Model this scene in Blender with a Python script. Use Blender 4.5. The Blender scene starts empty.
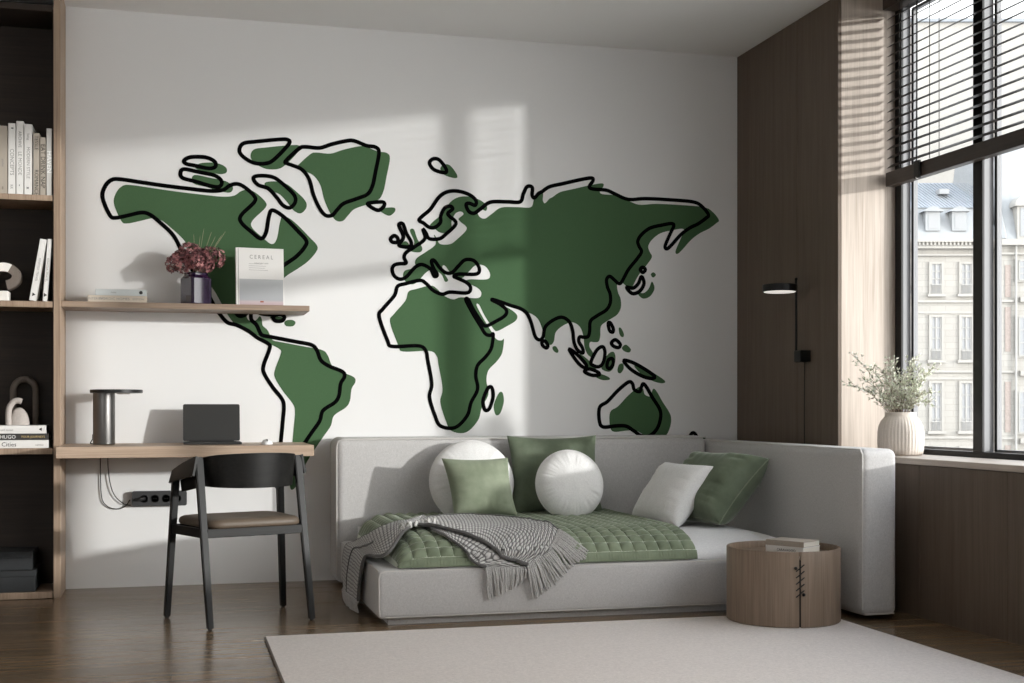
import bpy, bmesh, math, random
from mathutils import Vector, Matrix, noise
from math import sin, cos, pi, sqrt, radians
C = bpy.context.scene.collection
PI = math.pi
SUN_E, SKY_E, EXPO = 2.45, 3.35, 0.34

# ------------------------------------------------------------------ materials
MATS = {}
def newmat(name):
    m = bpy.data.materials.new(name); m.use_nodes = True
    MATS[name] = m
    nt = m.node_tree
    return m, nt, nt.nodes['Principled BSDF']
def rgb(r, g, b):
    f = lambda c: ((c/255+0.055)/1.055)**2.4 if c > 10 else c/255/12.92
    return (f(r), f(g), f(b), 1)
def coords(nt, scale=(1,1,1), rot=(0,0,0)):
    tc = nt.nodes.new('ShaderNodeTexCoord'); mp = nt.nodes.new('ShaderNodeMapping')
    mp.inputs['Scale'].default_value = scale; mp.inputs['Rotation'].default_value = rot
    nt.links.new(tc.outputs['Object'], mp.inputs['Vector'])
    return mp.outputs['Vector']
def ramp(nt, fac, stops):
    r = nt.nodes.new('ShaderNodeValToRGB')
    while len(r.color_ramp.elements) < len(stops): r.color_ramp.elements.new(0.5)
    for e, (p, c) in zip(r.color_ramp.elements, stops): e.position = p; e.color = c
    nt.links.new(fac, r.inputs['Fac']); return r.outputs['Color']
def noise_t(nt, vec, scale, detail=3, rough=.5, dist=0):
    n = nt.nodes.new('ShaderNodeTexNoise'); n.inputs['Scale'].default_value = scale
    n.inputs['Detail'].default_value = detail; n.inputs['Roughness'].default_value = rough
    n.inputs['Distortion'].default_value = dist
    nt.links.new(vec, n.inputs['Vector']); return n.outputs['Fac']
def bump(nt, b, h, strength=.2, dist=.002):
    n = nt.nodes.new('ShaderNodeBump'); n.inputs['Strength'].default_value = strength
    n.inputs['Distance'].default_value = dist
    nt.links.new(h, n.inputs['Height']); nt.links.new(n.outputs['Normal'], b.inputs['Normal'])
def plain(name, col, rough=.6, metal=0, spec=.5, coat=0, sheen=0, nscale=0, nstr=.1, var=0):
    m, nt, b = newmat(name)
    b.inputs['Base Color'].default_value = col
    b.inputs['Roughness'].default_value = rough; b.inputs['Metallic'].default_value = metal
    b.inputs['Specular IOR Level'].default_value = spec
    b.inputs['Coat Weight'].default_value = coat; b.inputs['Sheen Weight'].default_value = sheen
    if nscale:
        v = coords(nt); n = noise_t(nt, v, nscale, 4)
        bump(nt, b, n, nstr)
        if var:
            lo = tuple(c*(1-var) for c in col[:3])+(1,); hi = tuple(min(1, c*(1+var)) for c in col[:3])+(1,)
            nt.links.new(ramp(nt, n, [(.3, lo), (.7, hi)]), b.inputs['Base Color'])
    return m
def wood(name, dark, light, axis='z', rough=.5, fine=1.0, bstr=.12, spec=.4):
    """veneer whose grain runs along one axis: stretched noise plus fine pore lines"""
    m, nt, b = newmat(name)
    s = {'x': (1.2, 22, 22), 'y': (22, 1.2, 22), 'z': (22, 22, 1.0)}[axis]
    v = coords(nt, s); n1 = noise_t(nt, v, 1.2*fine, 5, .6, .6)
    s2 = {'x': (3, 160, 160), 'y': (160, 3, 160), 'z': (160, 160, 3)}[axis]
    n2 = noise_t(nt, coords(nt, s2), 1.0*fine, 2, .6)
    mx = nt.nodes.new('ShaderNodeMath'); mx.operation = 'MULTIPLY_ADD'
    nt.links.new(n2, mx.inputs[0]); mx.inputs[1].default_value = .45
    ad = nt.nodes.new('ShaderNodeMath'); ad.operation = 'MULTIPLY'; ad.inputs[1].default_value = .6
    nt.links.new(n1, ad.inputs[0]); nt.links.new(ad.outputs[0], mx.inputs[2])
    nt.links.new(ramp(nt, mx.outputs[0], [(.36, dark), (.68, light)]), b.inputs['Base Color'])
    b.inputs['Roughness'].default_value = rough; b.inputs['Specular IOR Level'].default_value = spec
    bump(nt, b, mx.outputs[0], bstr, .0015)
    return m
def fabric(name, col, col2, scale=700, rough=.95, bstr=.35, sheen=.2):
    """plain weave: two crossed wave textures on object coordinates"""
    m, nt, b = newmat(name)
    v = coords(nt)
    n = noise_t(nt, v, 90, 4, .7); n2 = noise_t(nt, coords(nt, (scale*.25, scale*.25, scale)), 1.0, 2)
    n3 = noise_t(nt, coords(nt, (scale, scale*.5, scale*.18)), 1.0, 2)
    a = nt.nodes.new('ShaderNodeMath'); a.operation = 'ADD'; nt.links.new(n2, a.inputs[0]); nt.links.new(n3, a.inputs[1])
    a2 = nt.nodes.new('ShaderNodeMath'); a2.operation = 'MULTIPLY_ADD'; nt.links.new(a.outputs[0], a2.inputs[0]); a2.inputs[1].default_value = .35
    s_ = nt.nodes.new('ShaderNodeMath'); s_.operation = 'MULTIPLY'; s_.inputs[1].default_value = .16; nt.links.new(n, s_.inputs[0])
    nt.links.new(s_.outputs[0], a2.inputs[2])
    nt.links.new(ramp(nt, a2.outputs[0], [(.30, col2), (.56, col)]), b.inputs['Base Color'])
    b.inputs['Roughness'].default_value = rough; b.inputs['Specular IOR Level'].default_value = .15
    b.inputs['Sheen Weight'].default_value = sheen; b.inputs['Sheen Roughness'].default_value = .5
    bump(nt, b, a2.outputs[0], bstr, .002)
    return m

M_wall = plain('wall_paint', (.75,.747,.743,1), .85, spec=.2, nscale=260, nstr=.04)
M_ceil = plain('ceiling_paint', (.86,.855,.845,1), .9, spec=.2, nscale=200, nstr=.03)
M_panel = wood('dark_walnut_panel', rgb(86,73,62), rgb(104,90,78), 'z', .6, 1.0, .06)
M_panel_lit = wood('lit_panel_wood_lining', rgb(164,151,139), rgb(196,184,173), 'z', .6)  # panel wood lightened to paint in the sunlight on the reveal
M_panel_lit_y = wood('lit_panel_wood_sill', rgb(172,159,147), rgb(200,188,177), 'y', .5)  # same lightened wood for the sill, daylight put into its colour
M_cab = wood('cabinet_oak', rgb(136,115,97), rgb(172,150,130), 'z', .55)
M_cabin = wood('cabinet_dark_lining', rgb(38,30,25), rgb(54,43,36), 'x', .6)
M_desk = wood('desk_oak', rgb(158,136,117), rgb(192,170,150), 'x', .5)
M_shelfw = wood('shelf_oak', rgb(130,111,95), rgb(162,142,124), 'x', .5)
M_tabw = wood('side_table_oak', rgb(112,95,80), rgb(142,123,106), 'z', .55)
M_blind = wood('blind_slat_wood', rgb(40,32,27), rgb(62,51,44), 'y', .4)
M_black = plain('black_metal', rgb(12,12,13), .45, .4, nscale=300, nstr=.02)
M_frame = plain('anodised_window_frame', rgb(118,118,120), .5, .1, nscale=300, nstr=.02)
M_ink = plain('black_mural_paint', rgb(4,4,5), .9, spec=.05, nscale=240, nstr=.03)
M_green = plain('green_mural_paint', rgb(70,98,68), .85, spec=.15, nscale=240, nstr=.03, var=.04)
M_sofa = fabric('light_grey_linen', rgb(202,200,199), rgb(172,170,169))
M_sofap = plain('sofa_piping_thread', rgb(200,197,193), .9, nscale=500, nstr=.1)
M_white = fabric('white_linen', rgb(236,235,234), rgb(214,213,212), 500)
M_sheet = fabric('white_sheet', rgb(232,231,231), rgb(214,213,214), 400, bstr=.25)
def velvet(name, c, c2, nstr=.25):
    m, nt, b = newmat(name)
    v = coords(nt); n = noise_t(nt, v, 9, 4, .6)
    nt.links.new(ramp(nt, n, [(.35, c2), (.68, c)]), b.inputs['Base Color'])
    b.inputs['Roughness'].default_value = .85; b.inputs['Specular IOR Level'].default_value = .15
    b.inputs['Sheen Weight'].default_value = .6; b.inputs['Sheen Roughness'].default_value = .35
    b.inputs['Sheen Tint'].default_value = (.8,.84,.76, 1)
    bump(nt, b, noise_t(nt, v, 260, 2), nstr, .001)
    return m
M_vel = velvet('sage_velvet', rgb(143,151,131), rgb(124,133,112))
M_vel2 = velvet('moss_velvet', rgb(112,122,104), rgb(96,106,88))
M_quilt = velvet('sage_quilt_velvet', rgb(134,144,122), rgb(114,124,103))
M_quiltth = plain('quilt_stitch', rgb(222,227,212), .8, nscale=400, nstr=.1)
def waffle():
    m, nt, b = newmat('grey_waffle_knit')
    tc = nt.nodes.new('ShaderNodeTexCoord')
    sp = nt.nodes.new('ShaderNodeSeparateXYZ'); nt.links.new(tc.outputs['UV'], sp.inputs[0])
    def wave(o, period):
        k = nt.nodes.new('ShaderNodeMath'); k.operation = 'MULTIPLY'; k.inputs[1].default_value = PI/period; nt.links.new(o, k.inputs[0])
        w = nt.nodes.new('ShaderNodeMath'); w.operation = 'SINE'; nt.links.new(k.outputs[0], w.inputs[0])
        a = nt.nodes.new('ShaderNodeMath'); a.operation = 'ABSOLUTE'; nt.links.new(w.outputs[0], a.inputs[0]); return a.outputs[0]
    pr = nt.nodes.new('ShaderNodeMath'); pr.operation = 'MULTIPLY'
    nt.links.new(wave(sp.outputs['X'], .019), pr.inputs[0]); nt.links.new(wave(sp.outputs['Y'], .034), pr.inputs[1])
    nt.links.new(ramp(nt, pr.outputs[0], [(.12, rgb(106,104,103)), (.55, rgb(206,204,202))]), b.inputs['Base Color'])
    bump(nt, b, pr.outputs[0], .8, .006)
    b.inputs['Roughness'].default_value = .95; b.inputs['Specular IOR Level'].default_value = .1
    b.inputs['Sheen Weight'].default_value = .3
    return m
M_throw = waffle()
M_hem = plain('grey_wool_hem', rgb(92,90,89), .95, spec=.1, sheen=.3, nscale=400, nstr=.5, var=.3)
M_fringe = plain('grey_wool_fringe', rgb(178,176,174), .95, spec=.1, sheen=.3, nscale=300, nstr=.6, var=.35)
M_rug = fabric('pale_wool_rug', rgb(232,222,216), rgb(208,198,192), 300, bstr=.6)
M_chair = wood('black_stained_ash', rgb(7,7,6), rgb(27,26,25), 'x', .42, .8, .3, .22)
M_chairz = wood('black_stained_ash_legs', rgb(7,7,7), rgb(22,21,20), 'z', .42, .8, .25, .22)
M_leather = plain('brown_leather', rgb(92,80,68), .5, spec=.4, nscale=220, nstr=.25, var=.08)
M_steel = plain('brushed_gunmetal', rgb(112,110,108), .32, .95, nscale=0)
M_lamptop = plain('dark_lamp_disc', rgb(58,58,58), .35, .8)
M_lapt = plain('graphite_laptop', rgb(48,48,48), .5, .3, nscale=600, nstr=.02)
M_screen = plain('laptop_screen', rgb(46,46,45), .35, 0)
M_rubber = plain('black_rubber', rgb(16,16,16), .6)
M_plastic = plain('dark_grey_plastic', rgb(52,52,53), .55, nscale=500, nstr=.03)
M_whitep = plain('white_plastic', rgb(238,238,238), .35)
M_bwhite = plain('white_book_cover', rgb(226,224,221), .55, nscale=200, nstr=.02)
M_bgrey = plain('pale_grey_book_cover', rgb(196,194,190), .55, nscale=200, nstr=.02)
M_bcream = plain('cream_book_cover', rgb(208,196,180), .6, nscale=200, nstr=.02)
M_bkraft = plain('greige_book_cover', rgb(172,162,150), .6, nscale=200, nstr=.02)
M_bdark = plain('charcoal_book_cover', rgb(52,50,48), .6, nscale=200, nstr=.02)
M_paper = plain('book_pages', rgb(224,218,206), .8, nscale=0)
M_print = plain('dark_print', rgb(40,38,37), .7)
M_printg = plain('grey_print', rgb(140,138,135), .7)
M_printw = plain('white_print', rgb(235,235,232), .7)
M_printy = plain('gold_print', rgb(200,176,120), .6)
M_printr = plain('terracotta_print', rgb(150,84,60), .7)
M_stone = plain('warm_grey_stoneware', rgb(178,170,164), .75, nscale=120, nstr=.25, var=.06)
M_stoned = plain('taupe_stoneware', rgb(110,100,92), .75, nscale=120, nstr=.25, var=.06)
M_stonew = plain('white_stoneware', rgb(232,228,222), .7, nscale=120, nstr=.15, var=.03)
M_ceram = plain('ribbed_ceramic', rgb(214,204,194), .75, nscale=160, nstr=.2, var=.05)
M_box = plain('slate_box_card', rgb(40,42,44), .8, nscale=200, nstr=.1, var=.1)
def glassmat(name, tint, refl=.06):
    m = bpy.data.materials.new(name); m.use_nodes = True; nt = m.node_tree
    nt.nodes.remove(nt.nodes['Principled BSDF'])
    o = nt.nodes['Material Output']; t = nt.nodes.new('ShaderNodeBsdfTransparent'); t.inputs[0].default_value = tint
    g = nt.nodes.new('ShaderNodeBsdfGlossy'); g.inputs['Roughness'].default_value = .02
    lw = nt.nodes.new('ShaderNodeLayerWeight'); pw = nt.nodes.new('ShaderNodeMath'); pw.operation = 'POWER'; pw.inputs[1].default_value = 5
    nt.links.new(lw.outputs['Facing'], pw.inputs[0])
    f = nt.nodes.new('ShaderNodeMath'); f.operation = 'MULTIPLY_ADD'; f.inputs[1].default_value = .5; f.inputs[2].default_value = .02
    nt.links.new(pw.outputs[0], f.inputs[0])
    mx = nt.nodes.new('ShaderNodeMixShader')
    nt.links.new(f.outputs[0], mx.inputs[0]); nt.links.new(t.outputs[0], mx.inputs[1]); nt.links.new(g.outputs[0], mx.inputs[2])
    nt.links.new(mx.outputs[0], o.inputs['Surface']); return m
M_glass = glassmat('window_glass', (.97,.98,.98,1))
m, nt, b = newmat('purple_glass'); M_purple = m
b.inputs['Base Color'].default_value = (.022,.008,.034,1); b.inputs['Roughness'].default_value = .05; b.inputs['Coat Weight'].default_value = .6
b.inputs['Transmission Weight'].default_value = .15; b.inputs['IOR'].default_value = 1.5
M_floor = None
def floor_mat():
    m, nt, b = newmat('oiled_plank_floor')
    v = coords(nt)
    br = nt.nodes.new('ShaderNodeTexBrick')
    nt.links.new(v, br.inputs['Vector'])
    br.inputs['Scale'].default_value = 1; br.inputs['Brick Width'].default_value = 2.1; br.inputs['Row Height'].default_value = .15
    br.inputs['Mortar Size'].default_value = .0016; br.inputs['Mortar Smooth'].default_value = .3; br.inputs['Bias'].default_value = 0
    br.offset = .37; br.offset_frequency = 2
    br.inputs['Color1'].default_value = (.30,.30,.30,1); br.inputs['Color2'].default_value = (.85,.85,.85,1); br.inputs['Mortar'].default_value = (0,0,0,1)
    n = noise_t(nt, coords(nt, (1.3, 20, 1)), 1.3, 6, .65, .8)
    n2 = noise_t(nt, coords(nt, (4, 150, 1)), 1, 2)
    col = ramp(nt, n, [(.3, rgb(110,91,69)), (.72, rgb(158,134,107))])
    mx = nt.nodes.new('ShaderNodeMix'); mx.data_type = 'RGBA'; mx.blend_type = 'MULTIPLY'; mx.inputs['Factor'].default_value = .5
    nt.links.new(col, mx.inputs['A']); nt.links.new(br.outputs['Color'], mx.inputs['B'])
    nt.links.new(mx.outputs['Result'], b.inputs['Base Color'])
    b.inputs['Roughness'].default_value = .3; b.inputs['Specular IOR Level'].default_value = .5
    rr = nt.nodes.new('ShaderNodeMapRange'); nt.links.new(n, rr.inputs['Value']); rr.inputs['To Min'].default_value = .15; rr.inputs['To Max'].default_value = .33
    nt.links.new(rr.outputs[0], b.inputs['Roughness'])
    a = nt.nodes.new('ShaderNodeMath'); a.operation = 'MULTIPLY_ADD'; nt.links.new(n2, a.inputs[0]); a.inputs[1].default_value = .25
    nt.links.new(br.outputs['Fac'], a.inputs[2])
    a.operation = 'MULTIPLY_ADD'
    sb = nt.nodes.new('ShaderNodeMath'); sb.operation = 'SUBTRACT'; nt.links.new(n2, sb.inputs[0]); nt.links.new(br.outputs['Fac'], sb.inputs[1])
    bump(nt, b, sb.outputs[0], .18, .0015)
    return m
M_floor = floor_mat()

# ------------------------------------------------------------------ mesh helpers
def box(bm, x0, x1, y0, y1, z0, z1, bev=0, seg=2):
    r = bmesh.ops.create_cube(bm, size=1)
    vs = r['verts']
    for v in vs:
        v.co = Vector(((x0+x1)/2+v.co.x*(x1-x0), (y0+y1)/2+v.co.y*(y1-y0), (z0+z1)/2+v.co.z*(z1-z0)))
    if bev:
        es = list({e for v in vs for e in v.link_edges})
        bmesh.ops.bevel(bm, geom=es, offset=bev, segments=seg, profile=.5, affect='EDGES')
def BX(*a, **k):
    bm = bmesh.new(); box(bm, *a, **k); return bm
def cyl(bm, cx, cy, z0, z1, r, seg=40, r2=None):
    ret = bmesh.ops.create_cone(bm, cap_ends=True, segments=seg, radius1=r, radius2=r if r2 is None else r2, depth=z1-z0)
    for v in ret['verts']: v.co += Vector((cx, cy, (z0+z1)/2))
def lathe(bm, prof, cx=0, cy=0, seg=48, rib=None):
    rings = []
    for (r, z) in prof:
        ring = []
        for i in range(seg):
            a = 2*PI*i/seg
            rr = r*(1+(rib(a, z) if rib else 0))
            ring.append(bm.verts.new((cx+rr*cos(a), cy+rr*sin(a), z)))
        rings.append(ring)
    for a, b_ in zip(rings, rings[1:]):
        for i in range(seg):
            j = (i+1) % seg
            bm.faces.new((a[i], a[j], b_[j], b_[i]))
    bm.faces.new(list(reversed(rings[0])))
    bm.faces.new(rings[-1])
def tube(bm, pts, r, seg=8, cap=True):
    pts = [Vector(p) for p in pts]
    rad = r if isinstance(r, (list, tuple)) else [r]*len(pts)
    rings = []; prev = None
    for i, p in enumerate(pts):
        t = (pts[min(i+1, len(pts)-1)]-pts[max(i-1, 0)])
        if t.length < 1e-9: t = Vector((0,0,1))
        t.normalize()
        if prev is None:
            n = t.orthogonal().normalized()
        else:
            n = prev - t*prev.dot(t)
            n = n.normalized() if n.length > 1e-6 else t.orthogonal().normalized()
        prev = n; bn = t.cross(n)
        rings.append([bm.verts.new(p+(n*cos(2*PI*k/seg)+bn*sin(2*PI*k/seg))*rad[i]) for k in range(seg)])
    for a, b_ in zip(rings, rings[1:]):
        for k in range(seg):
            j = (k+1) % seg
            bm.faces.new((a[k], a[j], b_[j], b_[k]))
    if cap:
        bm.faces.new(list(reversed(rings[0]))); bm.faces.new(rings[-1])
def cr(pts, n=8, closed=False):
    """Catmull-Rom through points"""
    P = [Vector(p) for p in pts]; out = []
    N = len(P)
    rng = range(N) if closed else range(N-1)
    for i in rng:
        if closed: p0, p1, p2, p3 = P[(i-1) % N], P[i], P[(i+1) % N], P[(i+2) % N]
        else: p0, p1, p2, p3 = P[max(i-1, 0)], P[i], P[i+1], P[min(i+2, N-1)]
        for k in range(n):
            t = k/n
            out.append(.5*((2*p1)+(p2-p0)*t+(2*p0-5*p1+4*p2-p3)*t*t+(3*p1-p0-3*p2+p3)*t**3))
    if not closed: out.append(P[-1])
    return out
def prism(bm, poly, z0, z1):
    """polygon in xy extruded in z"""
    a = [bm.verts.new((x, y, z0)) for x, y in poly]; b_ = [bm.verts.new((x, y, z1)) for x, y in poly]
    n = len(poly)
    bm.faces.new(list(reversed(a))); bm.faces.new(b_)
    for i in range(n): bm.faces.new((a[i], a[(i+1) % n], b_[(i+1) % n], b_[i]))
def grid_surf(bm, rows, uvs=None):
    vs = [[bm.verts.new(p) for p in r] for r in rows]
    lay = bm.loops.layers.uv.verify() if uvs else None
    for i in range(len(vs)-1):
        for j in range(len(vs[i])-1):
            f = bm.faces.new((vs[i][j], vs[i][j+1], vs[i+1][j+1], vs[i+1][j]))
            if uvs:
                for l, (a, b_) in zip(f.loops, ((i, j), (i, j+1), (i+1, j+1), (i+1, j))):
                    l[lay].uv = uvs[a][b_]
    return vs
def mesh_obj(name, bm, mats, smooth=False, recalc=True):
    me = bpy.data.meshes.new(name)
    if recalc: bmesh.ops.recalc_face_normals(bm, faces=bm.faces[:])
    bm.to_mesh(me); bm.free()
    for m_ in (mats if isinstance(mats, (list, tuple)) else [mats]): me.materials.append(m_)
    if smooth is not False:
        ang = radians(35) if smooth is True else radians(smooth)
        me.polygons.foreach_set('use_smooth', [True]*len(me.polygons))
        try: me.set_sharp_from_angle(angle=ang)
        except Exception: pass
    o = bpy.data.objects.new(name, me); C.objects.link(o); return o
def tag(o, label=None, cat=None, group=None, kind=None):
    if label: o['label'] = label
    if cat: o['category'] = cat
    if group: o['group'] = group
    if kind: o['kind'] = kind
    return o
def struct(name, bm, mat, smooth=False, label=None):
    o = mesh_obj(name, bm, mat, smooth); o['kind'] = 'structure'
    if label: o['label'] = label
    return o
class Thing:
    """Empty at the base; parts are given in world coordinates unless local=True"""
    def __init__(s, name, label, cat, loc, rz=0, group=None, kind=None):
        s.o = bpy.data.objects.new(name, None); C.objects.link(s.o)
        s.o.empty_display_size = .05
        s.loc = Vector(loc); s.rz = rz; s.o.location = s.loc; s.o.rotation_euler = (0, 0, rz)
        tag(s.o, label, cat, group, kind)
        s.inv = (Matrix.Translation(s.loc) @ Matrix.Rotation(rz, 4, 'Z')).inverted()
    def part(s, name, bm, mat, smooth=False, parent=None, label=None, local=False):
        if not local: bmesh.ops.transform(bm, matrix=s.inv, verts=bm.verts[:])
        o = mesh_obj(name, bm, mat, smooth); o.parent = parent or s.o
        if label: o['label'] = label
        return o
DG = None
def text_bm(s, size, depth=.0004, matrix=Matrix(), align='CENTER', sx=1.0):
    cu = bpy.data.curves.new('txt', 'FONT'); cu.body = s; cu.size = size; cu.extrude = depth
    cu.align_x = align; cu.align_y = 'CENTER'; cu.resolution_u = 2
    ob = bpy.data.objects.new('txt', cu); C.objects.link(ob)
    dg = bpy.context.evaluated_depsgraph_get(); dg.update()
    me = bpy.data.meshes.new_from_object(ob.evaluated_get(dg))
    bm = bmesh.new(); bm.from_mesh(me)
    bpy.data.objects.remove(ob); bpy.data.curves.remove(cu); bpy.data.meshes.remove(me)
    for v in bm.verts: v.co.x *= sx
    bmesh.ops.transform(bm, matrix=matrix, verts=bm.verts[:])
    return bm
# text frames: FACE = reads in the xz plane facing -Y ; SPINE = same turned to read top to bottom
FACE = Matrix(((1,0,0,0),(0,0,-1,0),(0,1,0,0),(0,0,0,1)))
def face_at(x, y, z): return Matrix.Translation((x, y, z)) @ FACE
def spine_at(x, y, z, tilt=0): return Matrix.Translation((x, y, z)) @ Matrix.Rotation(tilt, 4, 'Y') @ FACE @ Matrix.Rotation(-PI/2, 4, 'Z')

# ------------------------------------------------------------------ key dimensions (metres)
YW = 7.14      # back wall
XW = 3.283     # right wall
XG = 3.609     # window plane
YR = 5.927     # far reveal of the window
HC = 3.056     # ceiling
XL, YF = -4.2, -1.6
YN = -1.2       # near end of the window band

# ------------------------------------------------------------------ setting
struct('floor', BX(XL, 3.66, YF, YW+.2, -.1, 0), M_floor)
struct('ceiling', BX(XL-.1, 3.70, YF-.1, YW+.2, HC, HC+.12), M_ceil)
struct('wall_back', BX(XL, 3.66, YW, YW+.2, 0, HC), M_wall)
struct('wall_left', BX(XL-.15, XL, YF, YW+.2, 0, HC), M_wall)
bm = bmesh.new()                                            # front wall behind the camera with an unseen window added for fill light
box(bm, XL-.15, 3.66, YF-.15, YF, 0, .45); box(bm, XL-.15, 3.66, YF-.15, YF, 2.85, HC)
box(bm, XL-.15, -3.4, YF-.15, YF, .45, 2.85); box(bm, -1.0, 3.66, YF-.15, YF, .45, 2.85)
struct('wall_front', bm, M_wall)
wf = Thing('fill_window', 'added fill-light window with dark frame in the wall behind the camera', None, (-2.2, YF-.1, .45), kind='structure')
bm = bmesh.new()
box(bm, -3.4, -1.0, YF-.13, YF-.08, .45, .50); box(bm, -3.4, -1.0, YF-.13, YF-.08, 2.80, 2.85); box(bm, -3.4, -3.35, YF-.13, YF-.08, .50, 2.80); box(bm, -1.05, -1.0, YF-.13, YF-.08, .50, 2.80)
wf.part('window_frame', bm, M_frame)
for x in (-2.2,): wf.part('mullion', BX(x-.035, x+.035, YF-.13, YF-.08, .50, 2.80), M_frame)
for a, b_ in ((-3.35, -2.235), (-2.165, -1.05)): wf.part('pane', BX(a, b_, YF-.108, YF-.104, .50, 2.80), M_glass)
bm = bmesh.new()
box(bm, XW+.006, XG+.055, YR+.012, YW, 0, HC)                      # core behind the panels
box(bm, XW, XW+.02, 6.374, YW-.002, 0, HC-.002, .0012, 1)          # two tall veneer boards with a shadow joint
box(bm, XW, XW+.02, YR, 6.370, 0, HC-.002, .0012, 1)
struct('wall_right', bm, M_panel)
bm = bmesh.new()
box(bm, XW+.006, XG+.055, YN, YR, 0, .691)
ys = [YR, 5.19, 4.55, 3.9, 3.25, 2.6, 1.9, 1.2, .5, -.3, YN]
for a, b_ in zip(ys, ys[1:]): box(bm, XW, XW+.02, b_+.0008, a-.0008, 0, .688, .001, 1)
struct('wall_under_window', bm, M_panel)
struct('wall_right_near', BX(XW, 3.95, YF, YN, 0, HC), M_wall)
struct('trim_1', BX(XW+.0203, XG+.02, YR-.0, YR+.012, .72, HC), M_panel_lit, label='lining board of the far window reveal in a sunlit wood tone')
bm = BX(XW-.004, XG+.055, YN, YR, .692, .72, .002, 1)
struct('trim_2', bm, M_panel_lit_y, label='window sill board in a sunlit wood tone')
struct('trim_3', BX(XG-.0, XG+.055, YN, YR, 3.03, HC), M_panel, label='dark lintel strip above the window')
# window: frame, mullions, panes
win = Thing('window_1', 'tall window with dark metal frame over pale sill', None, (XG, 3.2, .72), kind='structure')
bm = bmesh.new()
box(bm, XG, XG+.012, 5.868, YR, .72, 3.03, .001, 1)
box(bm, XG, XG+.055, YN, 5.868, .72, .746, .001, 1)
box(bm, XG, XG+.055, YN, 5.868, 3.0, 3.03, .001, 1)
win.part('window_frame', bm, M_black)
win.part('frame_core', BX(XG+.0122, XG+.055, 5.870, YR, .72, 3.03), M_frame, label='light grey anodised jamb')
for y0 in (5.178, 3.25, 1.9, .40):
    mu_ = win.part('mullion', BX(XG-.006, XG+.006, y0, y0+.072, .746, 3.0, .001, 1), M_black)
    win.part('mullion_core', BX(XG+.0062, XG+.055, y0+.0015, y0+.0705, .746, 3.0), M_frame, parent=mu_, label='light grey anodised mullion core')
bm = bmesh.new()
edges = [(5.250, 5.868), (3.322, 5.178), (1.972, 3.25), (.472, 1.9), (YN, .40)]
for a, b_ in edges:                                               # outer sash with a dark rubber seal
    s_ = bmesh.new()
    box(s_, XG+.060, XG+.085, a, a+.016, .746, 3.0); box(s_, XG+.060, XG+.085, b_-.016, b_, .746, 3.0)
    box(s_, XG+.060, XG+.085, a+.016, b_-.016, .746, .758); box(s_, XG+.060, XG+.085, a+.016, b_-.016, 2.985, 3.0)
    sash = win.part('sash', s_, M_frame)
    g = win.part('pane', BX(XG+.070, XG+.074, a+.016, b_-.016, .758, 2.985), M_glass)
    g2 = bmesh.new()
    box(g2, XG+.0565, XG+.0595, b_-.020, b_-.001, .75, 2.99); box(g2, XG+.0565, XG+.0595, a+.001, a+.012, .75, 2.99)
    win.part('rubber_seal', g2, M_rubber)

# ------------------------------------------------------------------ venetian blind
bl = Thing('venetian_blind', 'dark wooden venetian blind half lowered over the tall window', 'blind', (3.562, 3.4, 2.08))
YB0, YB1 = 3.34, 5.900
bl.part('headrail', BX(3.520, 3.600, YB0, YB1, 2.985, HC-.001, .002, 1), M_blind)
bl.part('bottom_rail', BX(3.538, 3.586, YB0, YB1, 2.082, 2.154, .003, 2), M_blind)
pitch = .0475
nsl = 17
tilt = .70
ct, st = cos(math.atan(tilt)), sin(math.atan(tilt))
for i in range(nsl):
    z = 2.188+pitch*i
    bm = bmesh.new()
    rows = []
    for k in range(5):
        w = -.024+.012*k; cam = .0016*(1-(w/.024)**2)
        rows.append([Vector((3.562+w*ct-cam*st, y, z+w*st+cam*ct)) for y in (YB0, YB1)])
    v = grid_surf(bm, rows)
    bmesh.ops.solidify(bm, geom=bm.faces[:], thickness=.0022)
    bl.part('slat', bm, M_blind)
for y in (5.765, 5.50, 3.7):
    for dx in (-.026, .026):
        bl.part('ladder_cord', BX(3.562+dx-.0008, 3.562+dx+.0008, y-(.0022 if y < 5.7 else .001), y+(.0022 if y < 5.7 else .001), 2.154, 2.985), M_rubber)
bm = bmesh.new()
tube(bm, [(3.530, 5.60, 2.99), (3.5295, 5.60, 2.5), (3.529, 5.602, 2.17), (3.531, 5.612, 2.14), (3.532, 5.604, 2.11), (3.530, 5.598, 2.085)], .0035, 6)
bl.part('pull_cord', bm, M_rubber)
bl.part('cord_clasp', BX(3.524, 3.538, 5.575, 5.622, 2.074, 2.162, .003, 2), M_rubber)
bm = bmesh.new(); bmesh.ops.create_uvsphere(bm, u_segments=10, v_segments=8, radius=.007)
for v in bm.verts: v.co += Vector((3.530, 5.598, 2.078))
bl.part('cord_bead', bm, M_whitep, True)

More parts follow.
